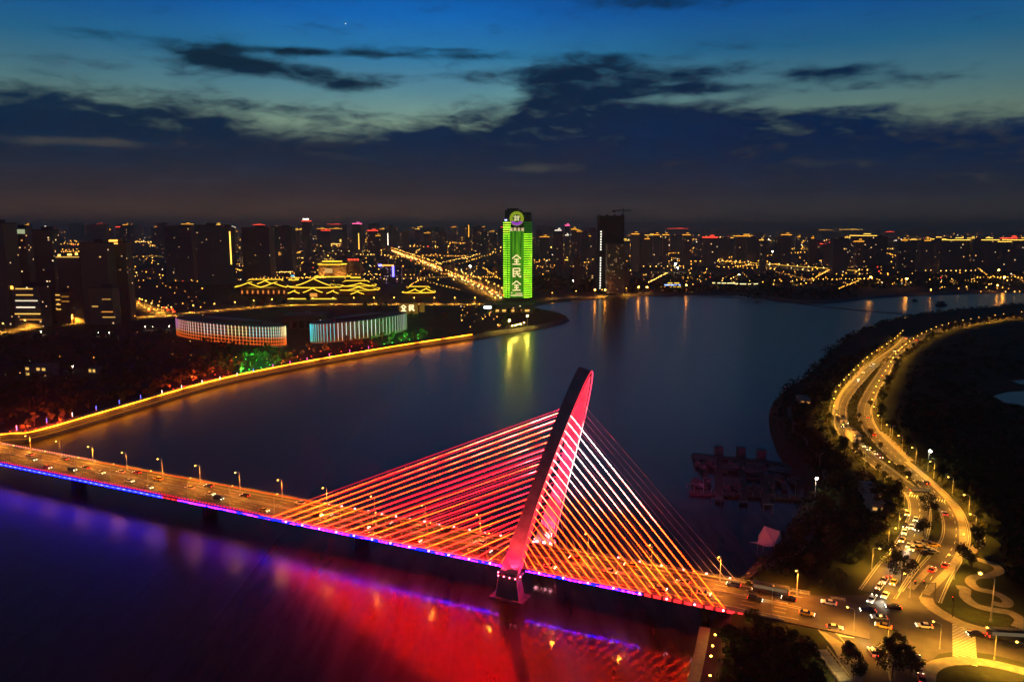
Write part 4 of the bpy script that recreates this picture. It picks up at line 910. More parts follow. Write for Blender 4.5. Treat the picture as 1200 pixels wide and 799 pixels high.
for k, (u, v) in enumerate([(817, 544), (823, 549), (833, 546), (856, 545), (862, 549), (876, 553), (887, 552), (899, 561), (912, 564), (919, 572), (851, 573), (862, 572), (878, 575), (890, 577), (816, 568), (830, 566), (904, 571), (930, 566)]):
    q = at(u, v, 0); place(skiff, (q.x, q.y, 0), 1.35 + .25 * (k % 3), 'small dark covered boat moored between the jetty walkways', 'boats moored at the jetty', 1.0 + .12 * (k % 3))
spot('jetty_glow', (t0.x - 48, t0.y - 60, 9), (t0.x - 28, t0.y - 8, 1.5), (1, .08, .4), 26000, 50)
park_lamp = lamp_proto(8, .8, .2, glass, None, polemat=steel)
for k, (u, v, lab) in enumerate([(838, 552, 'unlit pole lamp at the upper left of the jetty'), (824, 578, 'unlit pole lamp at the lower left of the jetty'), (866, 579, 'unlit pole lamp in the middle of the jetty'), (906, 580, 'unlit pole lamp right of the jetty middle'), (932, 580, 'unlit pole lamp at the jetty root'), (929, 512, 'unlit pole lamp on the dark shore slope'), (960, 549, 'unlit double pole lamp in the dark park'), (1045, 505 + 10, 'unlit pole lamp beside the roadside path')]):
    q = at(u, v, ZR if u > 926 and u != 932 else 1); place(park_lamp, (q.x, q.y, ZR if u > 926 and u != 932 else 1.0), 0, lab, 'unlit pole lamps')
brite = lamp_proto(9, .5, .62, lamp('bright_lens', (1, .9, .62), 60, False), (1800, (1, .85, .55)), name='floodlight_mast')
for u, v, hh, lab in [(955, 582, 1.0, 'bright white floodlight mast beside the jetty'), (1087, 552, 1.2, 'bright floodlight mast on the edge of the dark park')]:
    q = G(u, v); o = place(brite, (q.x, q.y, ZR), -1.6, lab, 'bright floodlight masts', hh); o['category'] = 'floodlight'

# ---- right-bank trees
def inpoly(q, poly):
    r = False
    for i in range(len(poly)):
        a, b = poly[i], poly[i - 1]
        if (a[1] > q[1]) != (b[1] > q[1]) and q[0] < (b[0] - a[0]) * (q[1] - a[1]) / (b[1] - a[1]) + a[0]: r = not r
    return r
def road_clear(q, d=6.5):
    for ln in (line1, line2):
        for p in ln[::2]:
            if (p[0] - q[0]) ** 2 + (p[1] - q[1]) ** 2 < d * d: return False
    return True
for q, an in walk(line1, 13, 6):
    p = (q.x - math.sin(an) * 9 + random.uniform(-1.5, 2), q.y + math.cos(an) * 9 + random.uniform(-2, 2))
    if p[1] > 250: plant(p, ZR, 'roadside tree on the park side of the main road, lit amber from below', 'trees along the park side of the main road', sc=random.uniform(.5, .9))
for q, an in walk(line2, 11, 6):
    if q.y < 300: continue
    p = (q.x + math.sin(an) * 8.5 + random.uniform(-1.5, 2), q.y - math.cos(an) * 8.5 + random.uniform(-2, 2))
    plant(p, ZR, 'roadside tree on the lake side of the lake road, lit amber from one side', 'trees along the lake side of the road', sc=random.uniform(.5, .9))
for u, v in [(1020, 477), (1003, 500 - 30), (1017, 455), (1006, 491), (1009, 500), (1021, 512), (1032, 527), (1046, 541), (1056, 556), (1064, 563), (1034, 528), (1025, 440), (1040, 424)]:
    g = G(u, v)
    if road_clear(g, 4.5): plant(g, ZR, 'small tree on the grass median between the two carriageways', 'median trees', 3, sc=random.uniform(.6, .9))
lake_poly = [G(u, v) for u, v in [(955, 690), (1005, 690), (1040, 640), (1050, 590), (1000, 530), (975, 490), (985, 450), (1030, 405), (990, 420), (960, 440), (935, 470), (925, 500), (945, 545), (965, 570), (955, 610), (930, 640), (905, 668)]]
n = 0
while n < 26:
    u, v = random.uniform(905, 1050), random.uniform(405, 690); g = G(u, v)
    if inpoly(g, lake_poly) and road_clear(g, 9): plant(g, ZR, 'dark tree in the unlit lakeside park between the shore and the road', 'dark lakeside park trees'); n += 1
for u, v, lab in [(1050, 583, 'large dark round tree beside the cream pavilion'), (1041, 690 - 25, 'large dark tree at the fork of lake road and median'), (1056, 690 - 8, 'large dark tree beside the median stop line'), (1048, 765, 'large dark tree at the top of the junction clump'), (1056, 778, 'large dark tree in the middle of the junction clump'), (1045, 795, 'large dark tree at the bottom of the junction clump'), (1066, 795, 'large dark tree at the right of the junction clump'), (1000, 793, 'dark tree between the service lane and the south street'), (1088, 603, 'dark tree on the triangular traffic island'), (1082, 628, 'dark tree above the parked cars'), (1128, 652 + 8, 'dark shrub-like tree beside the winding path')]:
    g = G(u, v); plant(g, ZR, lab, 'large dark trees by the junction', big=True, sc=random.uniform(.6, .8))
for u, v, lab in [(993, 778, 'tree glowing yellow from a ground light beside the south street'), (884, 745, 'tree glowing yellow under the right end of the bridge')]:
    g = G(u, v); plant(g, ZR, lab, 'trees lit yellow', 1); spot('tree_uplight', (g.x - 3, g.y - 4, ZR + .5), (g.x, g.y, ZR + 6), (1, .65, .05), 900, 90)
shore_poly = [G(u, v) for u, v in [(850, 738), (905, 732), (945, 748), (958, 778), (965, 830), (850, 830)]]
n = 0
while n < 9:
    u, v = random.uniform(850, 965), random.uniform(735, 812); g = G(u, v)
    if inpoly(g, shore_poly): plant(g, ZR, 'dark tree on the unlit bank below the right end of the bridge', 'dark trees below the bridge end', sc=random.uniform(.45, .7)); n += 1
# lit bollards on the shore path at the bottom
bol = thing('path_light', '', 'path light'); MB().box((0, 0, .45), (.3, .3, .9)).build('post', dark, bol); MB().box((0, 0, 1.0), (.5, .5, .22)).build('lens', lamp('bollard_lens', (1, .55, .05), 16, False), bol)
pl = bpy.data.lights.new('lamp_light', 'POINT'); pl.energy = 500; pl.color = (1, .55, .05); plo = bpy.data.objects.new('lamp_light', pl); COL.objects.link(plo); plo.parent = bol; plo.location = (0, 0, 1.5)
for k, (u, v) in enumerate([(838, 747), (835, 760), (833, 772), (832, 795)]):
    g = G(u, v); place(bol, (g.x, g.y, ZR), 0, f'yellow path light below the bridge end, {ordn(k)} from the bridge', 'path lights below the bridge')
# steps down beside the service lane, with lit hand rails
o = MB(); a, b = G(962, 762), G(990, 800); d = (b - a); an = math.atan2(d.y, d.x)
t = thing('stairway', 'stair with pale lit hand rails below the bridge end', 'stairs', ((a.x + b.x) / 2, (a.y + b.y) / 2, ZR), an)
for i in range(10): o.box((-d.length / 2 + (i + .5) * d.length / 10, 0, .25 + i * .0), (d.length / 10 - .1, 3.4, .3 + .02 * i))
o.build('treads', concrete, t)
for y in (-1.8, 1.8):
    o = MB(); o.box((0, y, 1.3), (d.length, .18, .18)); 
    for i in range(9): o.box((-d.length / 2 + i * d.length / 8, y, .65), (.12, .12, 1.25))
    o.build('hand_rail', paint('pale_rail', (.6, .5, .3), .5), t)
g = G(975, 790); spot('stair_light', (g.x, g.y - 3, ZR + 6), (g.x, g.y + 1, ZR), (1, .6, .15), 2200, 100)
# dark woodland of the right-hand park: one uncountable mass
o = MB(); rnd = random.Random(5)
park_poly = [G(u, v) for u, v in [(1300, 392), (1130, 396), (1085, 412), (1060, 440), (1046, 475), (1060, 512), (1095, 548), (1130, 590), (1160, 630), (1190, 690), (1300, 735)]]
pond_poly = [G(u, v) for u, v in [(1158, 478), (1158, 455), (1178, 440), (1300, 436), (1300, 480)]]
n = 0
while n < 520:
    u, v = rnd.uniform(1045, 1290), rnd.uniform(393, 735); g = G(u, v)
    if not inpoly(g, park_poly) or inpoly(g, pond_poly) or not road_clear(g, 16): continue
    n += 1; hh = rnd.uniform(3, 9); rr = rnd.uniform(2.5, 5)
    for k in range(26):
        dv = Vector((rnd.gauss(0, 1), rnd.gauss(0, 1), rnd.gauss(0, 1))).normalized(); q = Vector((g.x, g.y, ZR + hh * .62)) + Vector((dv.x * rr, dv.y * rr, dv.z * hh * .4)); a = dv.orthogonal().normalized(); b = dv.cross(a); s_ = rnd.uniform(.8, 1.6)
        o.add([q - a * s_, q - b * s_ * .7, q + a * s_, q + b * s_ * .7 + dv * .3], [(0, 1, 2, 3)])
for i_, (nn, poly) in enumerate(((430, lake_poly), (150, shore_poly))):
    n = 0
    us = [p.x for p in poly]; vs_ = [p.y for p in poly]
    while n < nn:
        g = Vector((rnd.uniform(min(us), max(us)), rnd.uniform(min(vs_), max(vs_))))
        if not inpoly(g, poly) or not road_clear(g, 12): continue
        n += 1; hh = rnd.uniform(1.5, 4.5) * (1 if i_ == 0 else .5); rr = rnd.uniform(1.5, 4) * (1 if i_ == 0 else .7)
        for k in range(16):
            dv = Vector((rnd.gauss(0, 1), rnd.gauss(0, 1), rnd.gauss(0, 1))).normalized(); q = Vector((g.x, g.y, ZR + hh * .5)) + Vector((dv.x * rr, dv.y * rr, dv.z * hh * .45)); a = dv.orthogonal().normalized(); b = dv.cross(a); s_ = rnd.uniform(.6, 1.2)
            o.add([q - a * s_, q - b * s_ * .7, q + a * s_, q + b * s_ * .7 + dv * .3], [(0, 1, 2, 3)])
for i in range(0, len(innerR) - 1):                 # ragged scrub along the top of the bank
    a_, b_ = innerR[i], innerR[i + 1]
    for j in range(max(1, int((Vector(b_) - Vector(a_)).length / 4))):
        f = rnd.random(); g = Vector(a_).lerp(Vector(b_), f); g = Vector((g.x + rnd.gauss(0, 2.5), g.y + rnd.gauss(0, 2.5)))
        if g.y < 240 or not road_clear(g, 9): continue
        hh = rnd.uniform(1.5, 4.5); rr = rnd.uniform(1.5, 4)
        for k in range(12):
            dv = Vector((rnd.gauss(0, 1), rnd.gauss(0, 1), rnd.gauss(0, 1))).normalized(); q = Vector((g.x, g.y, ZR + hh * .3)) + Vector((dv.x * rr, dv.y * rr, dv.z * hh * .6)); a = dv.orthogonal().normalized(); b = dv.cross(a); s_ = rnd.uniform(.6, 1.3)
            o.add([q - a * s_, q - b * s_ * .7, q + a * s_, q + b * s_ * .7 + dv * .3], [(0, 1, 2, 3)])
hd = MB()
for ln, offs in ((line1, (6.9, 9.5, -6.2)), (line2, (-6.9, -9.5, 6.2))):
    for off in offs:
        for q_, an in walk(ln, 2.6, rnd.random() * 2):
            if rnd.random() < .38 or q_.y < 300: continue
            g = Vector((q_.x - math.sin(an) * (off + rnd.gauss(0, .7)), q_.y + math.cos(an) * (off + rnd.gauss(0, .7))))
            if not road_clear(g, 5.2): continue
            hh = rnd.uniform(.8, 2.6); rr = rnd.uniform(.7, 1.5)
            for k in range(14):
                dv = Vector((rnd.gauss(0, 1), rnd.gauss(0, 1), rnd.gauss(0, 1))).normalized(); p_ = Vector((g.x, g.y, ZR + hh * .55)) + Vector((dv.x * rr, dv.y * rr, dv.z * hh * .45)); a = dv.orthogonal().normalized(); b = dv.cross(a); s_ = rnd.uniform(.25, .55)
                hd.add([p_ - a * s_, p_ - b * s_ * .7, p_ + a * s_, p_ + b * s_ * .7 + dv * .15], [(0, 1, 2, 3)])
tag(hd.build('shrubbery', leafs[1]), 'lamp-lit shrubbery lining the verges of the right-bank roads', 'shrubbery', kind='stuff')
w_ = o.build('woodland', leafs[2]); tag(w_, 'dark unlit woodland filling the park right of the main road', 'woodland', kind='stuff')

# ================================================================== LEFT BANK
def GL(u, v, z=ZL): return at(u, v, z).to_2d()
# lit promenade along the embankment
pr_line = smooth_line([(q[0], q[1]) for q in innerL[4:38]], 2)
pr_line = [q for q in pr_line if q.x > -520 and q.x < -46]
gold_strip = led_noise('promenade_gold', [(.32, (.18, .035, .001)), (.45, (.6, .14, .003)), (.6, (1, .26, .005)), (.72, (1.3, .42, .02))], 24, (.07, .07, 0), 3)
emb = thing('embankment_railing', 'long river promenade railing outlined by a continuous golden light line', 'railing', (0, 0, 0))
o = MB(); off = -1.2
o.ribbon(pr_line, .35, ZL + .02, off=-.4, h=.5); o.build('parapet', concrete, emb)
MB().ribbon(pr_line, .5, ZL + .55, off=-.9, h=.5, caps=False).build('light_line', gold_strip, emb)
MB().ribbon(pr_line, .3, ZL - 2.4, off=-4.4, h=.3, caps=False).build('light_line', lamp('lower_gold', (1, .30, .01), .5), emb)
struct(MB().ribbon(pr_line, 8, ZL + .03, off=5).build('promenade_path', paving))
# marker posts of light along it
post = {}
for nm, c in (('blue', (.08, .12, 1)), ('white', (1, .8, .7)), ('magenta', (1, .1, .6))):
    t = thing('light_column', '', 'light column'); MB().box((0, 0, .4), (.8, .8, .8)).build('base', concrete, t); MB().box((0, 0, 2.1), (.35, .35, 2.6)).build('lens', lamp('column_' + nm, c, 3), t); MB().box((0, 0, 3.5), (.6, .6, .2)).build('cap', dark, t); post[nm] = t
for k, (u, v, c) in enumerate([(20, 505, 'blue'), (55, 496, 'blue'), (85, 489, 'white'), (113, 481, 'blue'), (140, 474, 'blue'), (165, 468, 'blue'), (190, 462, 'white'), (213, 456, 'white'), (237, 450, 'white'), (258, 445.5, 'white'), (278, 441, 'white'), (297, 436.5, 'blue'), (320, 431, 'magenta'), (340, 427, 'magenta'), (360, 423, 'magenta'), (386, 418, 'magenta'), (410, 413.5, 'magenta'), (432, 409.5, 'magenta')]):
    q = GL(u, v); place(post[c], (q.x, q.y, ZL), 0, f'{c} light column on the promenade, {ordn(k)} along it from the left', 'light columns along the promenade')
# trees behind the promenade, washed red or green by ground lights
def band_trees(u0, u1, n, dv0, dv1, label, group):
    out = []
    for i in range(n):
        u = random.uniform(u0, u1); v = 512 - (u / 550) * 118 + 10 * (u / 300 if u < 300 else (2 - u / 300)) * 0 - random.uniform(dv0, dv1)
        v = prom_v(u) - random.uniform(dv0, dv1 * .8); q = GL(u, v); plant(q, ZL, label, group, sc=random.uniform(.45, .9)); out.append(q)
    return out
def prom_v(u):
    pts = [(0, 513), (45, 508), (140, 480), (250, 448), (330, 430), (400, 416.5), (480, 402.5), (550, 392.5)]
    for (a, b), (c, d) in zip(pts[:-1], pts[1:]):
        if u <= c: return b + (d - b) * (u - a) / (c - a)
    return 392
RED = (1, .05, .015); GRN = (.06, 1, .10)
band_trees(0, 90, 10, 3, 14, 'promenade tree washed red at the left edge of the photo', 'red lit promenade trees at the left edge')
band_trees(90, 200, 8, 5, 20, 'dim promenade tree behind the blue light columns', 'dim promenade trees')
band_trees(175, 275, 18, 3, 20, 'promenade tree washed red left of the first green patch', 'red lit promenade trees left of the green patch')
band_trees(275, 325, 16, 3, 24, 'promenade tree lit green below the left curved building', 'green lit trees below the left curved building')
band_trees(325, 445, 24, 2.5, 17, 'promenade tree washed red between the two green patches', 'red lit promenade trees between the green patches')
band_trees(445, 500, 16, 2.5, 12, 'promenade tree lit green below the right curved building', 'green lit trees below the right curved building')
fl = thing('ground_floodlight', '', 'floodlight')
MB().box((0, 0, .2), (.5, .5, .4)).build('housing', dark, fl)
FLK = {}
for nm, c in (('red', RED), ('green', GRN)):
    t = thing('ground_floodlight', '', 'floodlight'); MB().box((0, 0, .25), (.7, .7, .5)).build('housing', dark, t); MB().box((0, 0, .56), (.9, .9, .12)).build('lens', lamp('flood_' + nm, c, 6, False), t)
    l = bpy.data.lights.new('flood_light', 'SPOT'); l.spot_size = R(150); l.spot_blend = .6; l.color = c; l.energy = 44000 if nm == 'red' else 60000; l.shadow_soft_size = .4; lo = bpy.data.objects.new('flood_light', l); COL.objects.link(lo); lo.location = (0, 0, 1.6); lo.rotation_euler = (R(135), 0, 0); lo.parent = t; FLK[nm] = t
COL.objects.unlink(fl.children[0]); COL.objects.unlink(fl)
fl_list = [(u, 'red', dv) for u, dv in ((3, 3), (12, 5), (30, 4), (42, 5), (55, 4), (68, 5), (190, 4), (203, 5), (216, 4), (226, 9), (240, 4), (252, 8), (262, 4), (270, 12))] + [(u, 'green', dv) for u, dv in ((282, 4), (292, 5), (300, 14), (306, 4), (316, 5), (288, 18))] + [(u, 'red', dv) for u, dv in ((330, 4), (342, 8), (352, 4), (365, 5), (376, 9), (388, 4), (400, 4), (412, 8), (424, 4), (436, 4))] + [(u, 'green', dv) for u, dv in ((450, 4), (460, 4), (470, 5), (480, 4), (490, 4), (474, 9))]
fc_ = {}
for u, c, dv in fl_list:
    q = GL(u, prom_v(u) - dv); fc_[c] = fc_.get(c, 0) + 1
    sec = 'at the far left' if u < 100 else ('left of the first green patch' if u < 275 else ('below the left curved building' if u < 325 else ('between the green patches' if u < 445 else 'below the right curved building')))
    place(FLK[c], (q.x, q.y, ZL), 0, f'{c} ground floodlight {sec}, {ordn(fc_[c] - 1)} {c} one from the left', 'coloured ground floodlights')
# dark park left of the curved buildings
n = 0; lp = [GL(u, v) for u, v in [(-60, 400), (200, 385), (330, 412), (400, 410), (330, 420), (200, 452), (80, 480), (-60, 510)]]
while n < 0:
    u, v = random.uniform(-40, 380), random.uniform(388, 505); g = GL(u, v)
    if inpoly(g, lp): plant(g, ZL, 'dark tree in the unlit park behind the left promenade', 'dark trees of the left park'); n += 1
rnd = random.Random(8); o = MB(); n = 0
while n < 420:
    u, v = rnd.uniform(-40, 400), rnd.uniform(386, 500); g = GL(u, v)
    if not inpoly(g, lp): continue
    n += 1; hh = rnd.uniform(3, 8); rr = rnd.uniform(3, 6)
    for k in range(14):
        dv = Vector((rnd.gauss(0, 1), rnd.gauss(0, 1), rnd.gauss(0, 1))).normalized(); q = Vector((g.x, g.y, ZL + hh * .6)) + Vector((dv.x * rr, dv.y * rr, dv.z * hh * .4)); a = dv.orthogonal().normalized(); b = dv.cross(a); s_ = rnd.uniform(1.2, 2.2)
        o.add([q - a * s_, q - b * s_ * .7, q + a * s_, q + b * s_ * .7 + dv * .3], [(0, 1, 2, 3)])
w_ = o.build('woodland', leafs[0]); tag(w_, 'dark unlit woodland of the park behind the left promenade', 'woodland', kind='stuff')
def lit_house(u, v, w, h, d, label, cols_=(3, 2)):
    q = GL(u, v); t = thing('park_house', label, 'house', (q.x, q.y, ZL), R(-12)); MB().box((0, 0, h / 2), (w, d, h)).build('wall', darkcon, t); MB().box((0, 0, h + .3), (w + 1.2, d + 1.2, .5)).build('roof', roofmat, t)
    for i in range(cols_[0]):
        for j in range(cols_[1]):
            if (i + j) % 3 == 2: continue
            MB().box((-w / 2 + (i + .5) * w / cols_[0], -d / 2 - .04, (j + .55) * h / cols_[1]), (w / cols_[0] * .6, .08, h / cols_[1] * .5)).build('window', lamp('park_window', (1, .6, .12), 1.0, False), t)
lit_house(50, 440, 22, 9, 14, 'two-storey park house with lit yellow windows at the left', (4, 2))
lit_house(112, 437, 8, 5, 8, 'small park hut with one lit window right of the park house', (2, 1))
for k, (u, v, lab) in enumerate([(48, 393, 'yellow park lamp below the left road'), (115, 394, 'first of a pair of lamps in the dark left park'), (128, 394, 'second of a pair of lamps in the dark left park'), (170, 387, 'greenish lamp left of the left curved building'), (179, 387, 'lamp just left of the left curved building'), (198, 386, 'lamp at the corner of the left curved building'), (85, 435, 'white lamp beside the park house')]):
    q = GL(u, v); k_ = place(brite, (q.x, q.y, ZL), 0, lab, 'lamps in the left park', .5); k_['category'] = 'lamp'

# ---- curved buildings with vertical light fins
def ellipse(cx, cy, a, b, rz, n=96):
    out = []
    for i in range(n):
        t_ = 2 * math.pi * i / n; x, y = a * math.cos(t_), b * math.sin(t_); out.append((cx + x * math.cos(rz) - y * math.sin(rz), cy + x * math.sin(rz) + y * math.cos(rz)))
    return out
def curved_hall(label, p0, p1, b, h, fin_mat, band, nf, t0_, t1_, bulge=1.0):
    c = (p0 + p1) / 2; d = p1 - p0; a = d.length / 2; rz = math.atan2(d.y, d.x)
    t = thing('curved_hall', label, 'building', (c.x, c.y, ZL), rz)
    MB().prism(ellipse(0, 0, a - 1.2, b - 1.2, 0), 0, h - 1).build('wall', paint('hall_wall', (.07, .065, .07), .6), t)
    r_ = MB().prism(ellipse(0, 0, a, b, 0), h - 1, h).build('roof', roofmat, t); MB().prism(ellipse(0, b * .2, a * .55, b * .4, 0), h, h + 2.2).build('roof_plant', dark, r_)
    MB().prism(ellipse(0, 0, a + .4, b + .4, 0), 0, 1.4).build('podium', darkcon, t)
    for i in range(nf):
        th = R(t0_ + (t1_ - t0_) * i / (nf - 1)); x, y = a * math.cos(th), b * math.sin(th); an = math.atan2(y / b / b, x / a / a)
        MB().box((x, y, h / 2 + .4), (.55, .40, h - 1.2), an).build('light_fin', fin_mat[min(len(fin_mat) - 1, int(i / nf * len(fin_mat)))], t)
    if band:
        for j, mt in enumerate(band):
            pts = []
            for i in range(61): th = R(t0_ + (t1_ - t0_) * i / 60); pts.append((math.cos(th) * (a - .55), math.sin(th) * (b - .55)))
            z = 2.2 + j * (h - 4.5) / (len(band) - 1 if len(band) > 1 else 1)
            MB().ribbon(pts, .5, z, h=.55).build('floor_light', mt, t)
    return t
HL = 22.0
def fin(name, top, s=1.7): return led_height(name, [(0, (.8, .10, .01)), (.30, (.8, .13, .015)), (.42, (.6, .3, .12)), (.55, top), (1, top)], s * .8, ZL, ZL + HL, .05, .16)
finsL = [fin('fin_violet', (.45, .08, .6), .8), fin('fin_mauve', (.65, .2, .5), .8), fin('fin_rose', (.85, .4, .4), .9), fin('fin_warm', (.9, .62, .5), 1.1), fin('fin_white', (.85, .8, .72), 1.4), fin('fin_lime', (.9, .9, .4), 1.6), fin('fin_cyan', (.4, .85, .8), 1.5), fin('fin_aqua', (.5, .9, .7), 1.5), fin('fin_yellow', (.95, .8, .35), 1.6)]
ob = lamp('orange_band', (1, .13, .012), 1.2); obd = lamp('orange_band_dim', (1, .18, .05), .6)
hallL = (GL(211, 392), GL(333, 406))
curved_hall('wide curved hall with rainbow vertical light fins and orange floors', hallL[0], hallL[1], 24, HL, finsL, [ob, ob, ob, obd, obd, obd], 56, 172, 372)
fcyan = led_height('fin_teal', [(0, (.1, .5, .3)), (.4, (.05, .55, .6)), (1, (.08, .75, .8))], 1.5, ZL, ZL + 27, .07, .3)
fsil = led_height('fin_silver', [(0, (.75, .6, .2)), (.3, (.7, .85, .8)), (1, (.75, .85, .85))], 1.15, ZL, ZL + 27, .06, .25)
fsil2 = led_height('fin_pale', [(0, (.6, .65, .4)), (.3, (.5, .6, .5)), (1, (.45, .55, .5))], .75, ZL, ZL + 27, .06, .25)
fgrn = led_height('fin_grey_green', [(0, (.25, .4, .2)), (1, (.28, .38, .28))], .4, ZL, ZL + 27, .06, .2)
hallR = (GL(366, 402), GL(474, 385))
curved_hall('curved hall with teal and silver light fins', hallR[0], hallR[1], 24, 21.5, [fcyan, fcyan, fsil, fsil, fsil2, fsil2, fgrn, fgrn], None, 42, 172, 372)
q = GL(350, 388); t = thing('link_hall', 'dark flat-roofed hall joining the two curved halls', 'building', (q.x, q.y + 30, ZL), R(4))
MB().box((0, 0, 9.5), (48, 40, 17)).build('wall', paint('hall_wall', (.07, .065, .07), .6), t); MB().box((0, 0, 17.6), (51, 43, 1.2)).build('roof', roofmat, t); MB().box((8, -20, 22), (6, 5, 4)).build('roof_plant', concrete, t)
for x in (-18, -9, 0, 9, 18): MB().box((x, -20.1, 7), (5, .3, 8)).build('window', glass, t)
q = GL(383, 392); tw_ = thing('bright_pillar', 'bright white light pillar on the right curved hall', 'sign', (q.x - 3, q.y - 16, ZL)); MB().box((0, 0, 10), (1.6, 1.2, 19)).build('panel', lamp('pillar_white', (.95, .98, 1), 1.6), tw_); MB().box((0, .9, 10), (2.0, .5, 20)).build('frame', dark, tw_)
# golden roof sign with characters
def glyph(o, strokes, cx, cz, s, y=0.0, w=.11, dep=.3):
    for x0, z0, x1, z1 in strokes:
        a, b = Vector((cx + (x0 - .5) * s, y, cz + (z0 - .5) * s)), Vector((cx + (x1 - .5) * s, y, cz + (z1 - .5) * s)); d = b - a; L_ = d.length; u_ = d / L_; n_ = Vector((-u_.z, 0, u_.x)) * w * s / 2
        vs = [a - n_, b - n_, b + n_, a + n_]; vs = [Vector((q.x, y - dep / 2, q.z)) for q in vs] + [Vector((q.x, y + dep / 2, q.z)) for q in vs]
        o.add(vs, [(0, 1, 2, 3), (7, 6, 5, 4), (0, 4, 5, 1), (1, 5, 6, 2), (2, 6, 7, 3), (3, 7, 4, 0)])
QUAN = [(.5, 1, .05, .62), (.5, 1, .95, .62), (.25, .55, .75, .55), (.25, .3, .75, .3), (.08, .03, .92, .03), (.5, .55, .5, .03)]
MIN = [(.15, .95, .85, .95), (.85, .95, .85, .66), (.15, .66, .85, .66), (.15, .95, .15, .05), (.15, .05, .42, .2), (.2, .4, .9, .4), (.5, .66, .62, .25), (.62, .25, .92, .03), (.92, .03, .95, .2)]
YUN = [(.4, .9, .9, .9), (.3, .62, .97, .62), (.62, .6, .42, .3), (.42, .3, .85, .32), (.85, .32, .92, .24), (.05, .95, .18, .82), (.02, .6, .2, .6), (.2, .6, .16, .2), (.02, .04, .16, .2), (.16, .2, .35, .05), (.35, .05, .97, .02)]
sgl = GL(479, 372); t = thing('roof_sign', 'golden box sign with two lit characters behind the right curved hall', 'sign', (sgl.x, sgl.y, ZL), R(10))
MB().box((0, .6, 12.5), (27, .8, 15)).build('panel', lamp('sign_gold_face', (1, .42, .04), .16), t); MB().box((19, 1, 14), (7, 5, 13)).build('side_panel', lamp('sign_gold_face', (1, .42, .04), .16), t)
MB().box((0, 1.2, 3), (26, .6, 6)).build('support', dark, t)
for st, cx in ((QUAN, -7), (MIN, 4)):
    o = MB(); glyph(o, st, cx, 13.5, 8.5, 0, .13); o.build('character', lamp('sign_char', (1, .85, .4), 2.2), t)

# ---- the tall green tower
tq = GL(606.5, 352); TWR = thing('green_tower', 'tall slim tower lit green with large Chinese characters and a round emblem', 'tower', (tq.x, tq.y, ZL), R(-3))
TH = 157.0
def tower_plan(sx=1.0, sy=1.0): 
    pts = [(-24, 9), (-25, 2), (-23, -5), (-19, -9.5), (-11.5, -13), (11.5, -13), (18, -10), (22.5, -5), (25, 2), (24, 9), (15, 13), (-15, 13)]
    return [(x * sx, y * sy) for x, y in pts]
twall = paint('tower_wall', (.06, .075, .06), .45)
MB().prism(tower_plan(.97, .97), 0, TH - 14).build('wall', twall, TWR)
MB().prism([(-22, 9), (-22, -4), (-14, -12.4), (8, -12.4), (8, 11), (-14, 12)], TH - 14.1, TH).build('crown', twall, TWR); MB().prism([(8.05, 11), (8.05, -12.2), (15, -10.8), (21, -5), (24, 2), (22, 9), (15, 12)], TH - 14.1, TH - 3.5).build('crown', twall, TWR)
MB().box((-8, 0, TH + 1.6), (20, 12, 3)).build('roof_plant', dark, TWR)
tsc = led_noise('tower_green_screen', [(.25, (.006, .05, .001)), (.45, (.02, .13, .002)), (.6, (.05, .25, .004)), (.8, (.24, .5, .01))], 1.15, (.35, .35, .018), 3)
o = MB(); o.box((-1, -13.2, 64), (22, .5, 116)); o.build('led_screen', tsc, TWR)
tband = led_noise('tower_green_band', [(.3, (.10, .36, .005)), (.55, (.26, .7, .01)), (.7, (.5, .95, .04))], 3.4, (.05, .05, .03))
tdim = lamp('tower_band_dim', (.05, .28, .01), .5)
zz = 6.0; k = 0
while zz < TH - 22:
    pl_ = tower_plan()
    right = [pl_[i] for i in (5, 6, 7, 8, 9)]; left = [pl_[i] for i in (4, 3, 2, 1, 0)][::-1]
    MB().ribbon(right, .7, zz, h=1.7).build('floor_light', tband if zz < TH - 40 else tdim, TWR)
    MB().ribbon(left, .7, zz, h=1.5).build('floor_light', tband, TWR); zz += 3.9; k += 1
while zz < TH - 8: MB().ribbon([tower_plan()[i] for i in (5, 6, 7, 8, 9)], .7, zz, h=1.2).build('floor_band', paint('grey_band', (.2, .22, .2), .6), TWR); zz += 3.9
tstrip = lamp('tower_edge_green', (.12, .75, .03), .5)
for x in (-12.6, 10.6): MB().box((x, -13.2, 64), (1.0, .6, 116)).build('edge_light', tstrip, TWR)
o = MB(); o.box((-18.5, -9.6, 60), (5, .4, 108), R(-38)); o.build('side_screen', tsc, TWR)
charm = lamp('tower_char', (1, .80, .34), 1.25)
for st, cz in ((QUAN, 72), (MIN, 49.5), (QUAN, 27)):
    o = MB(); glyph(o, st, -1.2, cz, 16.5, -13.9, .12, .6); o.build('character', charm, TWR)
o = MB(); o.box((-1, -13.9, 10), (21, .6, 1.6)); o.box((3, -13.9, 13.5), (12, .6, 1.3)); o.box((-9.5, -13.9, 14.5), (2.6, .6, 2)); o.build('character', charm, TWR)
for i, st in enumerate((YUN, MIN, QUAN, YUN)):
    o = MB(); glyph(o, st, -10.5 + i * 6.6, 124.2, 5.2, -13.6, .17, .5); o.build('small_character', lamp('tower_small_char', (.95, .75, .35), 1.0), TWR)
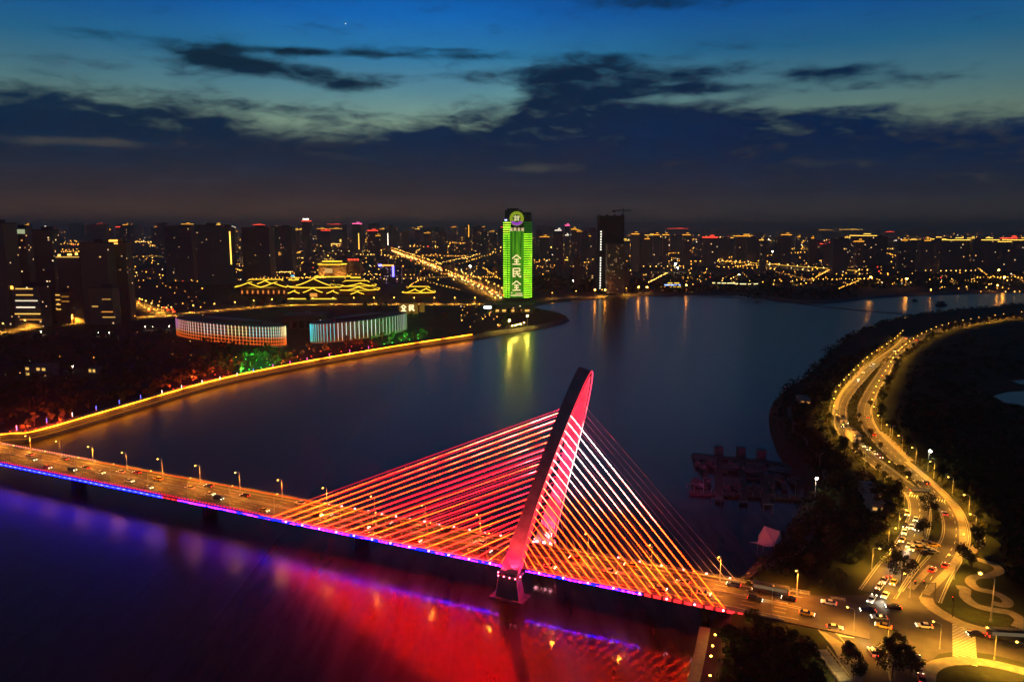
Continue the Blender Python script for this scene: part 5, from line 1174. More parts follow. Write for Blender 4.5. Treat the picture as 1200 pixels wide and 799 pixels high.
# round emblem: yellow ring, pale strokes, violet foot
em = MB().tube([(-1, -13.7, TH - 14.5), (-1, -14.3, TH - 14.5)], 12.2, 28).build('emblem', lamp('emblem_yellow', (.42, .55, .02), .7), TWR)
o = MB()
for i in range(28):
    a = 2 * math.pi * i / 28
    if i % 2 == 0: o.box((-1 + 9.9 * math.cos(a), -14.5, TH - 14.5 + 9.9 * math.sin(a)), (1.3, .3, 1.3))
o.build('emblem_beads', lamp('emblem_dark', (.18, .2, .01), .3), em)
o = MB(); o.add([(-1 + 11.6 * math.cos(a), -14.45, TH - 14.5 + 11.6 * math.sin(a)) for a in [math.pi * (1.13 + .74 * k / 12) for k in range(13)]], [tuple(range(13))]); o.build('emblem_foot', lamp('emblem_violet', (.45, .06, .75), .8), em)
o = MB(); o.tube([(-1, -14.4, TH - 14.2), (-1, -14.6, TH - 14.2)], 7.2, 20); o.build('emblem_core', lamp('emblem_core', (.10, .16, .02), .5), em)
o = MB()
for x0, z0, x1, z1 in ((-5.5, 3, 5.5, 3), (-4, 0, 4.5, .5), (-5, -3, 4, -2.5), (-2, 5.5, -3, -4.5), (2.5, 5, 3, -4)): glyph(o, [(0, 0, (x1 - x0) / 10, (z1 - z0) / 10)], -1 + x0 + 5, TH - 14.2 + z0 + 5, 10, -14.8, .13, .2)
o.build('emblem_strokes', lamp('emblem_pale', (.9, .85, .4), 1.0), em)
MB().box((-20, -9.8, TH - 17), (5, .4, 2.4), R(-38)).build('blue_sign', lamp('tower_blue', (.35, .4, 1), 4), TWR)
# podium building and shoreline lights at the tower's foot
q = GL(598, 366); t = thing('tower_podium', 'low podium building with lit windows at the green tower\'s foot', 'building', (q.x, q.y, ZL)); MB().box((0, 0, 6), (70, 26, 12)).build('wall', fac[2], t); MB().box((0, 0, 12.3), (72, 28, .6)).build('roof', roofmat, t); MB().box((-34, -13.4, 9), (11, .5, 3.4)).build('white_sign', lamp('podium_sign', (.9, .93, 1), 5), t)
for x in (-20, -9, 3, 14, 25): MB().box((x, -13.2, 4), (6, .4, 3)).build('window', lamp('podium_window', (1, .45, .08), 1.6, False), t)

# ---- dark tower under construction with its crane
q = GL(714, 341); D_ = q.y; m_ = D_ / F * 1.01
t = thing('unfinished_tower', 'dark unfinished tower with a white light string down its left edge', 'tower', (q.x, q.y, ZL), 0)
hh = 86 * m_; MB().box((0, 0, hh / 2), (28 * m_, 26 * m_, hh)).build('wall', paint('raw_frame', (.05, .05, .055), .8), t)
o = MB()
for i in range(4): o.box((-13 * m_ + i * 8.6 * m_, 0, hh + 1.5), (.8, 20 * m_, 3))
o.build('roof_frame', dark, t)
for z0, z1 in ((.05, .46), (.56, .80)):
    z = z0 * hh
    while z < z1 * hh: MB().box((-12.2 * m_, -13.3 * m_, z), (2.0, .5, 2.6)).build('string_light', lamp('string_white', (1, .95, .75), 2.6, False), t); z += 5.0
q2 = GL(717, 344); t = thing('annex_block', 'lit brownish block standing before the unfinished tower', 'building', (q2.x + 2, q2.y - 25, ZL)); MB().box((0, 0, 28 * m_), (19 * m_, 14 * m_, 56 * m_ * .93)).build('wall', facade('facade_warm', (.3, .2, .16), .10, .35), t); MB().box((0, 0, 55.0 * m_), (20 * m_, 15 * m_, 2)).build('roof', darkcon, t)
q = GL(729, 341); t = thing('tower_crane', 'tall tower crane beside the unfinished tower', 'crane', (q.x, q.y + 6, ZL)); hc = 92 * m_
o = MB()
for x in (-1.2, 1.2):
    for y in (-1.2, 1.2): o.tube([(x, y, 0), (x, y, hc)], .3, 4)
z = 0
while z < hc - 4: o.tube([(-1.2, -1.2, z), (1.2, -1.2, z + 4)], .18, 4); o.tube([(1.2, -1.2, z), (1.2, 1.2, z + 4)], .18, 4); z += 4
o.build('mast', dark, t); MB().tube([(-12 * m_, 0, hc), (0, 0, hc + 1), (9 * m_, 0, hc)], .8, 4).build('jib', dark, t); MB().tube([(0, 0, hc), (0, 0, hc + 6)], .6, 4).build('tower_head', dark, t); MB().box((-11 * m_, 0, hc - 1.5), (6, 3, 3)).build('counterweight', dark, t)

# ---- palace halls with golden outlined roofs
gold = lamp('gold_outline', (1, .60, .03), 2.4); goldd = lamp('gold_outline_dim', (1, .5, .03), 1.2)
palroof = paint('palace_roof', (.12, .07, .03), .7)
def roof_tier(t, w, d, z0, z1, rise, part='roof', gable=False, outline=gold, r=.65, ridge_w=.6):
    """hipped roof whose eaves sweep up at the corners, with lit eaves, hips and ridge"""
    e = []; n = 8
    for k in range(4):
        cs = [(-w / 2, -d / 2), (w / 2, -d / 2), (w / 2, d / 2), (-w / 2, d / 2)]; a, b = cs[k], cs[(k + 1) % 4]
        for i in range(n): s_ = i / n; up = rise * (abs(s_ - .5) * 2) ** 3; e.append(Vector((a[0] + (b[0] - a[0]) * s_, a[1] + (b[1] - a[1]) * s_, z0 + up)))
    ra, rb = Vector((-w * ridge_w / 2, 0, z1)), Vector((w * ridge_w / 2, 0, z1)); o = MB(); N_ = len(e)
    vs = list(e) + [ra, rb]; fs = []
    for i in range(N_):
        side = i // n; j = (i + 1) % N_
        if side == 0 or side == 2:
            s_ = (i % n + .5) / n; s_ = s_ if side == 0 else 1 - s_; top = N_ if s_ < .5 else N_ + 1; fs.append((i, j, top))
        else: fs.append((i, j, N_ + 1 if side == 1 else N_))
    fs += [(n // 2, N_ + 1, N_), (2 * n + n // 2, N_, N_ + 1)]
    o.add(vs, fs); rf = o.build(part, palroof, t)
    MB().tube(e + [e[0]], r, 4, caps=False).build('roof_outline', outline, rf)
    MB().tube([ra + Vector((0, 0, .3)), rb + Vector((0, 0, .3))], r, 4).build('roof_outline', outline, rf)
    for c_, rp in ((e[0], ra), (e[n], rb), (e[2 * n], rb), (e[3 * n], ra)):
        mid = (c_ + rp) / 2 - Vector((0, 0, (z1 - z0) * .12)); MB().tube([c_, mid, rp], r, 4).build('roof_outline', outline, rf)
    return rf
def palace(u, v, wpx, label, tiers, rz=0.0, body_lit=.10, arcade=True):
    q = GL(u, v); m_ = q.length / F; t = thing('palace_hall', label, 'palace', (q.x, q.y, ZL), rz); W_ = wpx * m_
    for (fw, fd, z0, z1, wall_h, rise) in tiers:
        w, d = W_ * fw, W_ * fd
        if wall_h: MB().box((0, 0, (z0 - wall_h / 2) * m_), (w * .86, d * .82, wall_h * m_)).build('wall', paint('palace_wall', (.16, .06, .035), .8), t)
        roof_tier(t, w, d, z0 * m_, z1 * m_, rise * m_)
    if arcade:
        for i in range(9): MB().box((-W_ * .4 + i * W_ * .1, -W_ * tiers[0][1] * .41 - .3, 4.4 * m_), (1.6 * m_, .6, 3.6 * m_)).build('doorway', lamp('palace_door', (1, .28, .05), body_lit * (3 if i % 3 else 9), False), t)
    return t, m_, W_
def gable(t, cx, w, z0, z1, y0, y1, outline=gold, r=.65):
    """roof with its ridge running front to back and a lit, slightly sagging gable edge"""
    pts = []
    for k in range(9):
        f = k / 8 * 2 - 1; pts.append((cx + f * w / 2, z0 + (z1 - z0) * (1 - abs(f)) ** 1.25))
    vs = [(x, y0, z) for x, z in pts] + [(x, y1, z) for x, z in pts]; o = MB(); o.add(vs, [(i, i + 1, 10 + i, 9 + i) for i in range(8)] + [tuple(range(8, -1, -1)), tuple(range(9, 18))])
    rf = o.build('gable_roof', palroof, t); MB().tube([(x, y0 - .3, z + .2) for x, z in pts], r, 4).build('roof_outline', outline, rf); MB().tube([(pts[4][0], y0, z1 + .2), (pts[4][0], y1, z1 + .2)], r, 4).build('roof_outline', outline, rf); return rf
t, m_, W_ = palace(312, 346, 58, 'long palace hall with two crossing golden gables, left of the main palace', [(1.0, .42, 10, 17.5, 10, .8)])
for cx, w in ((-.24, .5), (.24, .5)): gable(t, cx * W_, w * W_, 10.2 * m_, 15 * m_, -.30 * W_, 0)
gable(t, .05 * W_, .3 * W_, 13.5 * m_, 17 * m_, -.2 * W_, .1 * W_)
t, m_, W_ = palace(372, 351, 54, 'main palace with a broad golden gable, a small porch gable and a lit terrace', [(1.0, .5, 14.5, 17.5, 14, .7)], arcade=False)
gable(t, 0, .72 * W_, 16.8 * m_, 24.5 * m_, -.27 * W_, .2 * W_); gable(t, 0, .40 * W_, 9.5 * m_, 14.2 * m_, -.36 * W_, -.1 * W_)
for sx in (-.4, .4): gable(t, sx * W_, .24 * W_, 8.5 * m_, 11.2 * m_, -.34 * W_, -.1 * W_)
MB().box((0, -W_ * .34, 1.8 * m_), (W_, W_ * .2, 3.0 * m_)).build('terrace', concrete, t); MB().box((0, -W_ * .445, 3.0 * m_), (W_, .6, .7 * m_)).build('terrace_light', gold, t)
MB().box((0, -W_ * .30, 6.5 * m_), (8 * m_, 1, 4 * m_)).build('gate', lamp('palace_gate', (1, .4, .06), 1.0), t)
t, m_, W_ = palace(418, 346, 50, 'palace hall with layered golden roofs right of the main palace', [(1.0, .42, 6.5, 10, 6.5, .9), (.86, .34, 11, 16.5, 4, .9)], arcade=False)
gable(t, .1 * W_, .5 * W_, 6.8 * m_, 10.5 * m_, -.27 * W_, 0); gable(t, .08 * W_, .3 * W_, 2.6 * m_, 5.4 * m_, -.32 * W_, -.1 * W_); gable(t, .12 * W_, .55 * W_, 11.4 * m_, 14.4 * m_, -.21 * W_, 0)
t, m_, W_ = palace(491, 348, 37, 'small palace hall with one golden roof beside the roof sign', [(1.0, .42, 5.5, 12, 5.5, .5)], arcade=False)
gable(t, -.1 * W_, .5 * W_, 5.8 * m_, 9.6 * m_, -.26 * W_, 0); gable(t, .25 * W_, .4 * W_, 7.0 * m_, 10.4 * m_, -.22 * W_, 0)
q = GL(341.5, 348); m_ = q.length / F; t = thing('watch_tower', 'slim palace watch tower with a golden cap and a blue light', 'tower', (q.x, q.y + 20, ZL)); MB().box((0, 0, 9 * m_), (5 * m_, 5 * m_, 18 * m_)).build('wall', paint('palace_wall', (.16, .06, .035), .8), t); roof_tier(t, 9 * m_, 9 * m_, 18.5 * m_, 21 * m_, .3 * m_, ridge_w=.2); MB().box((-1 * m_, 0, 23 * m_), (3.5 * m_, 2, 1.2 * m_)).build('blue_light', lamp('tower_cap_blue', (.15, .5, 1), 2.5), t)
# drum shaped golden hall behind
q = GL(390, 327); m_ = q.length / F; t = thing('drum_hall', 'round drum-shaped hall glowing gold behind the main palace', 'building', (q.x, q.y, ZL))
drum = paint('drum_wall', (.35, .24, .12), .7)
MB().prism(ellipse(0, 0, 16 * m_, 10 * m_, 0, 40), 3 * m_, 17 * m_).build('wall', drum, t); MB().prism(ellipse(0, 0, 20 * m_, 12 * m_, 0, 40), 0, 3 * m_).build('podium', darkcon, t); MB().prism(ellipse(-1 * m_, 0, 11 * m_, 7 * m_, 0, 32), 17 * m_, 19.6 * m_).build('roof', roofmat, t)
for rx, ry, z, mt, rr in ((16.3, 10.3, 17, gold, .9), (11.2, 7.2, 20, gold, .8), (20.2, 12.2, 3.2, gold, .9)): MB().tube([(x, y, z * m_) for x, y in ellipse(0, 0, rx * m_, ry * m_, 0, 40)] + [(rx * m_, 0, z * m_)], rr, 4).build('rim_light', mt, t)
MB().box((-2 * m_, -10.4 * m_, 10 * m_), (9 * m_, 1, 5 * m_)).build('lit_front', lamp('drum_front', (1, .55, .15), .8), t)
for x in (-15, 15): spot('drum_wash', (x * m_, -15 * m_, 4 * m_), (x * .4 * m_, 0, 12 * m_), (1, .45, .08), 60000, 90, t)
q = GL(416, 326); t = thing('red_topped_block', 'dark block with red roof lights beside the golden drum hall', 'building', (q.x, q.y, ZL)); MB().box((0, 0, 11 * m_), (15 * m_, 12 * m_, 22 * m_)).build('wall', fac[1], t); MB().box((0, 0, 22.3 * m_), (15.4 * m_, 12.4 * m_, .8 * m_)).build('roof', dark, t)
for x in (-5, -2, 1.5, 5): MB().box((x * m_, -6.3 * m_, 21.6 * m_), (2.2 * m_, .8, 1.6 * m_)).build('roof_light', lamp('roof_red', (1, .05, .02), 4), t)
MB().box((0, -6.4 * m_, 1.2 * m_), (16 * m_, .8, 1.2 * m_)).build('base_light', gold, t)

# ================================================================== CITY
amber = lamp('roof_amber', (1, .42, .03), 3.2, False); yellow = lamp('roof_yellow', (1, .56, .07), 4.0, False); ored = lamp('roof_red_light', (1, .06, .03), 6, False); owhite = lamp('roof_white_light', (1, .85, .65), 4, False); oblue = lamp('roof_blue_light', (.2, .3, 1), 6, False); opink = lamp('roof_pink_light', (1, .12, .35), 6, False)
CROWN = {'amber': amber, 'yellow': yellow, 'red': ored, 'white': owhite, 'blue': oblue, 'pink': opink}
def block(u0, u1, vt, vb, label, fm=None, crown=None, group=None, depth=.6, rz=0.0, cap=None, strip=None, windows=(), name='apartment_tower', crown_frac=1.0):
    q = GL((u0 + u1) / 2, vb); d = q.length; m_ = d / F * (math.cos(math.atan2(q.x, q.y))) ; w = (u1 - u0) * m_
    # height so that the roof reaches the seen line
    rt = ray((u0 + u1) / 2, vt); h = H + rt[2] / rt[1] * q.y - ZL; h = max(h, 6); dp = max(10, w * depth)
    t = thing(name, label, 'building', (q.x, q.y + dp / 2, ZL), rz, group); fm = fm or fac[0]
    MB().box((0, 0, h / 2), (w, dp, h)).build('wall', fm, t)
    r_ = MB(); r_.box((0, 0, h + .6), (w + .6, dp + .6, 1.2)); r_.box((w * .12, dp * .05, h + 3), (w * .35, dp * .4, 4)); r_ = r_.build('roof', roofmat, t)
    if crown:
        cr = .9 + d / 5600
        o = MB()
        cw_ = w * crown_frac
        o.box((0, -dp / 2 - .5, h - .5), (cw_, .8, cr)); o.box((w * .12, -dp * .15 - .6, h + 5.2), (w * .35 * crown_frac, .6, cr))
        if crown_frac >= 1: o.box((w / 2 + .5, 0, h - .5), (.8, dp, cr)); o.box((-w / 2 - .5, 0, h - .5), (.8, dp, cr))
        o.build('roof_light', CROWN[crown], t)
    if strip:
        x, col, f0, f1 = strip; z = h * f0
        o = MB(); o.box((x * w / 2, -dp / 2 - .5, h * (f0 + f1) / 2), (1.6 + d / 3000, .6, h * (f1 - f0))); o.build('light_strip', CROWN[col], t)
    for (x, z, ww, wh, col, s_) in windows:
        MB().box((x * w / 2, -dp / 2 - .3, z * h), (ww * m_, .6, wh * m_)).build('window_band', lamp(f'wband_{col}_{s_}', {'gold': (1, .55, .1), 'white': (1, .85, .6), 'green': (.75, .85, .5), 'orange': (1, .4, .05)}[col], s_, False), t)
    return t
# the near towers at the left
block(-30, 14, 262, 384, 'dark tower cut by the left edge with a glowing glass crown', fac[0], None, 'left foreground towers', windows=[(.4, .95, 14, 9, 'green', .25)])
block(20, 40, 268, 380, 'dark tower with a pale green lit dome floor on its roof', fac[2], None, 'left foreground towers', windows=[(0, .97, 18, 5, 'green', .5)])
block(42, 69, 270, 376, 'dark tower with scattered windows right of the green-domed one', fac[2], None, 'left foreground towers')
block(72, 99, 300, 378, 'lower dark slab with a bright lamp-lit roof terrace', fac[0], None, 'left foreground towers', windows=[(0, .985, 27, 1.2, 'gold', .9), (-.7, 1.01, 3, 2.2, 'gold', 4.0), (.2, 1.02, 5, 2.0, 'gold', 4.0), (.8, 1.03, 3, 2.2, 'gold', 4.0)])
block(100, 131, 285, 379, 'broad dark slab with a curved top beside the brown tower', fac[0], None, 'left foreground towers')
block(132, 154, 284, 376, 'brown tower with an orange lit roof sign, right end of the left cluster', fac[1], None, 'left foreground towers', windows=[(-.3, 1.02, 10, 2.2, 'orange', 3.5), (-.3, .985, 10, 1.2, 'gold', 2.5)])
block(18, 50, 336, 384, 'low office block with bright gold floors at the left', fac[2], None, 'left foreground blocks', windows=[(-.1, .95, 20, 1.0, 'gold', 1.4), (-.1, .80, 20, 1.0, 'gold', 1.2), (0, .66, 26, 1.2, 'white', 1.2), (-.1, .5, 22, 1.2, 'white', 1.6), (0, .34, 30, 1.1, 'gold', 1.6), (.2, .2, 26, .8, 'orange', 1.0), (-.98, .98, 3, 4, 'orange', 3.5)])
block(50, 57, 338, 378, 'narrow stair tower with gold landings', fac[0], None, 'left foreground blocks', windows=[(0, z, 5, 1.3, 'gold', 1.2) for z in (.55, .7, .85, .97)])
block(67, 84, 342, 379, 'low block with gold lit corner landings', fac[1], None, 'left foreground blocks', windows=[(-.6, z, 5, 1.2, 'gold', 1.2) for z in (.45, .6, .75, .9)] + [(.4, .7, 9, .9, 'orange', .6), (.4, .85, 9, .9, 'orange', .5)])
block(106, 134, 338, 380, 'low block with gold lit lower floors under the broad slab', fac[1], None, 'left foreground blocks', windows=[(-.5, .5, 7, 1.2, 'gold', .8), (.5, .35, 13, 1.0, 'orange', .9), (.5, .7, 10, 1, 'gold', .6), (.6, .2, 15, .9, 'gold', .9)])
# dark slabs behind
for u0, u1, vt, vb, lab, kw in [(232, 258, 264, 333, 'tall dark slab, leftmost of the pair behind the left palace', dict()), (258, 274, 266, 333, 'dark slab with a golden stair strip at its left edge', dict(strip=(.8, 'yellow', .35, .92))), (286, 318, 267, 331, 'wide dark slab left of the watch tower', dict()), (320, 344, 266, 318, 'dark slab right of the wide slab, above the watch tower', dict(windows=[(-.3, .4, 2.5, 4, 'orange', .8)])), (196, 228, 266, 330, 'dark slab left of the tall pair', dict()), (186, 197, 262, 300, 'slim dark tower left of the dark slabs with a mast', dict()),
        (372, 382, 268, 290, 'tower with golden crown and corner lamps behind the drum hall', dict(crown='amber')), (386, 400, 268, 288, 'tower with golden feet and crown behind the drum hall', dict(crown='amber', windows=[(0, .1, 13, 1, 'gold', 3), (.9, .3, 2, 3, 'gold', 3)])), (414, 424, 262, 300, 'tower with a golden vertical strip and a pink roof sign', dict(crown='pink', strip=(.4, 'yellow', .2, .7))), (441, 446, 276, 306, 'slim tower with amber cap near the violet lit block', dict(crown='amber')), (452, 458, 272, 300, 'slim tower with a white vertical strip on the skyline', dict(strip=(0, 'white', .45, .95))), (355, 365, 259, 300, 'tower with a red and white beacon sign on the skyline', dict(crown='red', windows=[(0, 1.05, 7, 1.6, 'white', 4)])),
        (547, 552, 263, 300, 'slim golden tower left of the green tower', dict(strip=(0, 'amber', .6, .98))), (662, 667, 264, 305, 'tower with a pink beacon right of the green tower', dict(crown='pink')), (670, 682, 271, 300, 'tower with golden crown between the green and the unfinished tower', dict(crown='amber')), (740, 748, 274, 318, 'tower with flaring amber crown right of the crane', dict(crown='amber')), (765, 772, 275, 312, 'first of twin towers with round amber crowns right of the crane', dict(crown='amber')), (776, 783, 275, 312, 'second of twin towers with round amber crowns right of the crane', dict(crown='amber')), (800, 808, 275, 310, 'tower with a leaning amber crown at the centre right', dict(crown='amber')),
        (862, 882, 276.5, 308, 'wide block under a long amber roof line, centre right', dict(crown='amber')), (916, 926, 275, 308, 'tower with short amber roof right of the long amber line', dict(crown='amber')), (988, 1002, 278, 312, 'block under a low yellow roof line, right of centre', dict(crown='yellow')), (1001, 1025, 276, 314, 'block with a stepped yellow roof line, right of centre', dict(crown='yellow')), (1088, 1106, 280, 316, 'dark block at the left end of the long yellow roof row', dict(crown='yellow')), (1108, 1134, 281, 318, 'second dark block of the long yellow roof row', dict(crown='yellow')), (1134, 1142, 279, 306, 'block with a tall slanting yellow strip in the roof row', dict(crown='yellow', strip=(0, 'yellow', .02, .97))), (1144, 1168, 281, 318, 'dark block right of the slanting yellow strip', dict(crown='yellow')), (1166, 1182, 283, 318, 'lower dark block of the yellow roof row', dict(crown='yellow')), (1184, 1215, 281, 318, 'dark block at the right edge under the yellow roof row', dict(crown='yellow'))]:
    block(u0, u1, vt, vb, lab, fac[0] if u0 < 700 else fac[3], group='lit landmark blocks of the skyline', **kw)
q = GL(459, 332); t = thing('neon_block', 'dark block with a violet neon cross sign beside the highway', 'building', (q.x, q.y, ZL)); m_ = q.length / F
MB().box((0, 0, 10 * m_), (24 * m_, 12 * m_, 20 * m_)).build('wall', facade('facade_violet', (.10, .08, .12), .12, .8, warm=(.5, .2, 1)), t); MB().box((3 * m_, -6.3 * m_, 14 * m_), (2.2 * m_, 1, 12 * m_)).build('neon_bar', lamp('neon_violet', (.12, .10, 1), 7), t); MB().box((-3 * m_, -6.2 * m_, 21 * m_), (14 * m_, 1, 1.4 * m_)).build('neon_bar', lamp('neon_orange', (1, .35, .05), 3), t); MB().box((-12 * m_, -6.2 * m_, 21 * m_), (3.5 * m_, 1, 2.4 * m_)).build('neon_sign', lamp('neon_blue', (.15, .15, 1), 7), t)
q = GL(786, 338); t = thing('riverside_restaurant', 'low riverside building with stepped gold and blue lit terraces', 'building', (q.x, q.y + 10, ZL)); m_ = q.length / F
for i, (w, z, mt) in enumerate(((24, 1.4, gold), (20, 3.4, oblue), (14, 5.4, gold))): MB().box((2 * i * m_, i * 3, z * m_), (w * m_, 20 - i * 4, 1.8 * m_)).build('terrace', darkcon, t); MB().box((2 * i * m_, i * 5 - 10.5 - i * .0, (z + .4) * m_), (w * m_ * .96, .6, .8 * m_)).build('terrace_light', mt, t)
for u, v, w, lab in [(850, 334, 26, 'first low pavilion with a glowing white curved roof across the water'), (874, 335, 24, 'second low pavilion with a glowing pale roof across the water')]:
    q = GL(u, v); m_ = q.length / F; t = thing('shore_pavilion', lab, 'pavilion', (q.x, q.y, ZL)); MB().prism(ellipse(0, 0, w / 2 * m_, 7 * m_, 0, 24), 0, 2.2 * m_).build('wall', darkcon, t); MB().prism(ellipse(0, 0, w / 2 * m_ + 2, 7.4 * m_, 0, 24), 2.2 * m_, 3.0 * m_).build('roof', paint('pale_roof', (.5, .48, .4), .6), t); MB().tube([(x, y, 2.6 * m_) for x, y in ellipse(0, 0, w / 2 * m_ + 2.5, 7.4 * m_ + .6, 0, 24)][12:], .6, 4).build('eave_light', lamp('eave_white', (1, .8, .35), 3.0), t)
# anonymous apartment blocks filling the skyline
rnd = random.Random(77)
skl = {}
def fill(n, u0, u1, vt0, vt1, vb0, vb1, w0, w1, zone, pc):
    for i in range(n):
        u = rnd.uniform(u0, u1); vb = rnd.uniform(vb0, vb1); w = rnd.uniform(w0, w1); vt = rnd.uniform(vt0, vt1)
        if abs(u - 607) < 22 and vb > 300: continue
        if GL(u, vb).length < 1500 and 590 < u < 640: continue
        cr = None; r = rnd.random()
        if r < pc: cr = rnd.choice(['amber', 'amber', 'yellow', 'amber', 'red', 'white'])
        look = f'with {cr} lit roof' if cr else 'with unlit roof'
        block(u - w / 2, u + w / 2, vt, vb, f'dark apartment block {look}, {zone}', rnd.choice([fac[0], fac[1], fac[3], fac[3]]), cr, f'anonymous blocks {zone}', crown_frac=rnd.choice([1, 1, .5, .7]))
fill(24, -20, 240, 262, 271, 284, 300, 5, 16, 'on the left skyline', .6)
fill(26, 230, 470, 262, 274, 283, 299, 4, 14, 'on the skyline behind the palaces', .55)
fill(20, 460, 600, 265, 276, 283, 300, 4, 12, 'on the skyline left of the green tower', .4)
fill(14, 622, 705, 267, 278, 284, 315, 5, 12, 'between the green and the unfinished tower', .45)
fill(24, 728, 900, 275, 284, 288, 312, 6, 16, 'on the skyline right of the crane', .3)
fill(44, 880, 1230, 277, 288, 290, 322, 6, 18, 'on the right skyline', .35)
fill(22, 720, 1230, 267.5, 272.5, 277, 281, 12, 34, 'far out on the right horizon', .25)
fill(16, -20, 740, 262, 268, 277, 283, 10, 26, 'far out on the left horizon', .3)
for i in range(26):
    u = rnd.uniform(160, 600); vb = rnd.uniform(304, 334)
    if 270 < u < 445 and vb > 316: continue
    w = rnd.uniform(8, 22); block(u - w / 2, u + w / 2, vb - rnd.uniform(6, 14), vb, 'low dark city block between the far streets', rnd.choice([fac[1], fac[2], fac[1]]), None, 'low blocks between the far streets')
fill(16, 640, 735, 300, 318, 322, 342, 6, 18, 'low by the far shore beside the unfinished tower', .15)

# ---- far roads and their lamps
def far_road(name, pts, w, mat=None, z=ZL + .05, glow=None):
    line = smooth_line([GL(u, v) for u, v in pts], 6); struct(MB().ribbon(line, w, z).build(name, mat or asphalt)); return line
hw = far_road('highway', [(452, 291), (470, 298), (500, 309), (530, 322), (556, 333), (580, 345), (600, 352)], 34)
lr = far_road('left_road', [(-60, 400), (0, 389), (60, 380.5), (130, 374.5), (190, 369), (260, 363), (330, 357.5), (420, 356), (520, 356), (590, 356)], 16)
cr_ = far_road('cross_road', [(140, 344), (165, 356), (195, 367), (215, 371)], 18)
via = far_road('viaduct_road', [(345, 299), (400, 299), (440, 300)], 20, z=ZL + 8)
via2 = far_road('viaduct_road', [(728, 309), (790, 308.5), (850, 309), (900, 312), (950, 317), (1012, 321)], 22, z=ZL + .05)
sh_ = far_road('shore_road', [(640, 350), (700, 346), (760, 342), (830, 338), (900, 334), (980, 334), (1060, 333), (1200, 331)], 12)
flamp = lamp_proto(11, 2.0, .85, sodium_far, (60000, SOD), name='street_lamp', pole_r=.16)
flamp2 = lamp_proto(12, 2.0, 1.3, sodium_far, (90000, SOD), name='street_lamp', pole_r=.2)
flamp3 = lamp_proto(12, 2.0, 1.4, lamp('far_white_lens', (1, .66, .2), 9, False), (120000, (1, .55, .15)), name='street_lamp', pole_r=.2)
litlamp = lamp_proto(11, 2.0, .85, MATS['sodium_lens'], (150000, SOD), name='street_lamp', pole_r=.16)
def row(line, step, off, proto, z, label, group, start=0.0, jit=0.0):
    pts = list(walk(line, step, start))
    for i, (q, an) in enumerate(pts):
        place(proto, (q.x - math.sin(an) * off + random.uniform(-jit, jit), q.y + math.cos(an) * off + random.uniform(-jit, jit), z), an + (math.pi / 2 if off < 0 else -math.pi / 2), label, group)
row(lr, 34, -9, litlamp, ZL, 'amber lamp along the road behind the curved halls', 'amber lamps on the road behind the curved halls', 10)
row(hw, 48, -19, flamp2, ZL, 'amber lamp on the left kerb of the diagonal highway', 'amber lamps on the highway\'s left kerb', 0, 3)
row(hw, 55, 19, flamp2, ZL, 'amber lamp on the right kerb of the diagonal highway', 'amber lamps on the highway\'s right kerb', 20, 3)
row(cr_, 45, -10, litlamp, ZL, 'amber lamp on the short road rising beside the brown tower', 'amber lamps beside the brown tower', 10, 2)
row(via, 45, -8, flamp3, ZL + 8, 'pale lamp on the viaduct behind the palaces', 'pale lamps on the viaduct behind the palaces', 5)
row(via2, 62, -10, flamp3, ZL, 'pale yellow lamp on the long road right of the unfinished tower', 'pale lamps on the long road across the water', 5)
row(sh_, 62, -8, flamp, ZL, 'amber lamp on the far shore road', 'amber lamps on the far shore road', 5, 4)
for nm, ln, e, st in (('far_light', via2, 90000, 200), ('far_light', hw, 70000, 110)):
    pass
# glowing strips standing in for the lamp-lit far road seen edge-on
o = MB(); gl_ = smooth_line([GL(u, v) for u, v in [(850, 308), (880, 310), (900, 311), (930, 314), (960, 316), (1010, 320)]], 4); o.ribbon(gl_, 1.2, ZL + 5.5, off=-9, h=1.5); tag(o.build('viaduct_glow', lamp('viaduct_gold', (1, .5, .04), 1.3, False)), 'golden glowing strip for the lit deck of the far viaduct right of centre', 'railing')
o = MB(); gl_ = smooth_line([GL(u, v) for u, v in [(152, 303), (180, 302), (225, 304)]], 4); o.ribbon(gl_, 1.2, ZL + 6, h=1.4); tag(o.build('viaduct_glow', lamp('viaduct_dim', (1, .55, .1), .6, False)), 'dim glowing strip for the lit far viaduct behind the left towers', 'railing')
# cars on the far highway
fcar = {}
for nm, mt in (('red', lamp('far_tail', (1, .04, .01), 7, False)), ('amber', lamp('far_head', (1, .6, .2), 7, False))):
    t = thing('car', '', 'car'); MB().box((0, 0, .8), (4.4, 1.8, 1.1), taper=.8).build('body', paints['black'], t); MB().box((2.25 if nm == 'amber' else -2.25, 0, .95), (.4, 2.2, .9)).build('taillight' if nm == 'red' else 'headlight', mt, t); fcar[nm] = t
pts = list(walk(hw, 42, 30))
for i, (q, an) in enumerate(pts):
    nx, ny = -math.sin(an), math.cos(an)
    for k, (c, off, rz) in enumerate((('red', 6, an + math.pi), ('amber', -6, an))):
        if random.random() < .75: place(fcar[c], (q.x + nx * (off + random.uniform(-4, 4)), q.y + ny * off + random.uniform(-8, 8), ZL + .1), rz, 'car showing red tail lights on the diagonal highway' if c == 'red' else 'car showing amber headlights on the diagonal highway', f'{c} lit cars on the diagonal highway', sc=1.7 if q.y < 2500 else 2.2)
for k, (u, v) in enumerate([(158, 356), (164, 354), (176, 365), (182, 363), (193, 361), (198, 364), (203, 363.5), (187, 368), (226, 367), (205, 366)]):
    q = GL(u, v); place(fcar['red'], (q.x, q.y, ZL + .1), math.pi / 2, f'red-lit car at the junction left of the rainbow hall, {ordn(k)} of the jam', 'red lit cars at the junction left of the rainbow hall', sc=1.5)
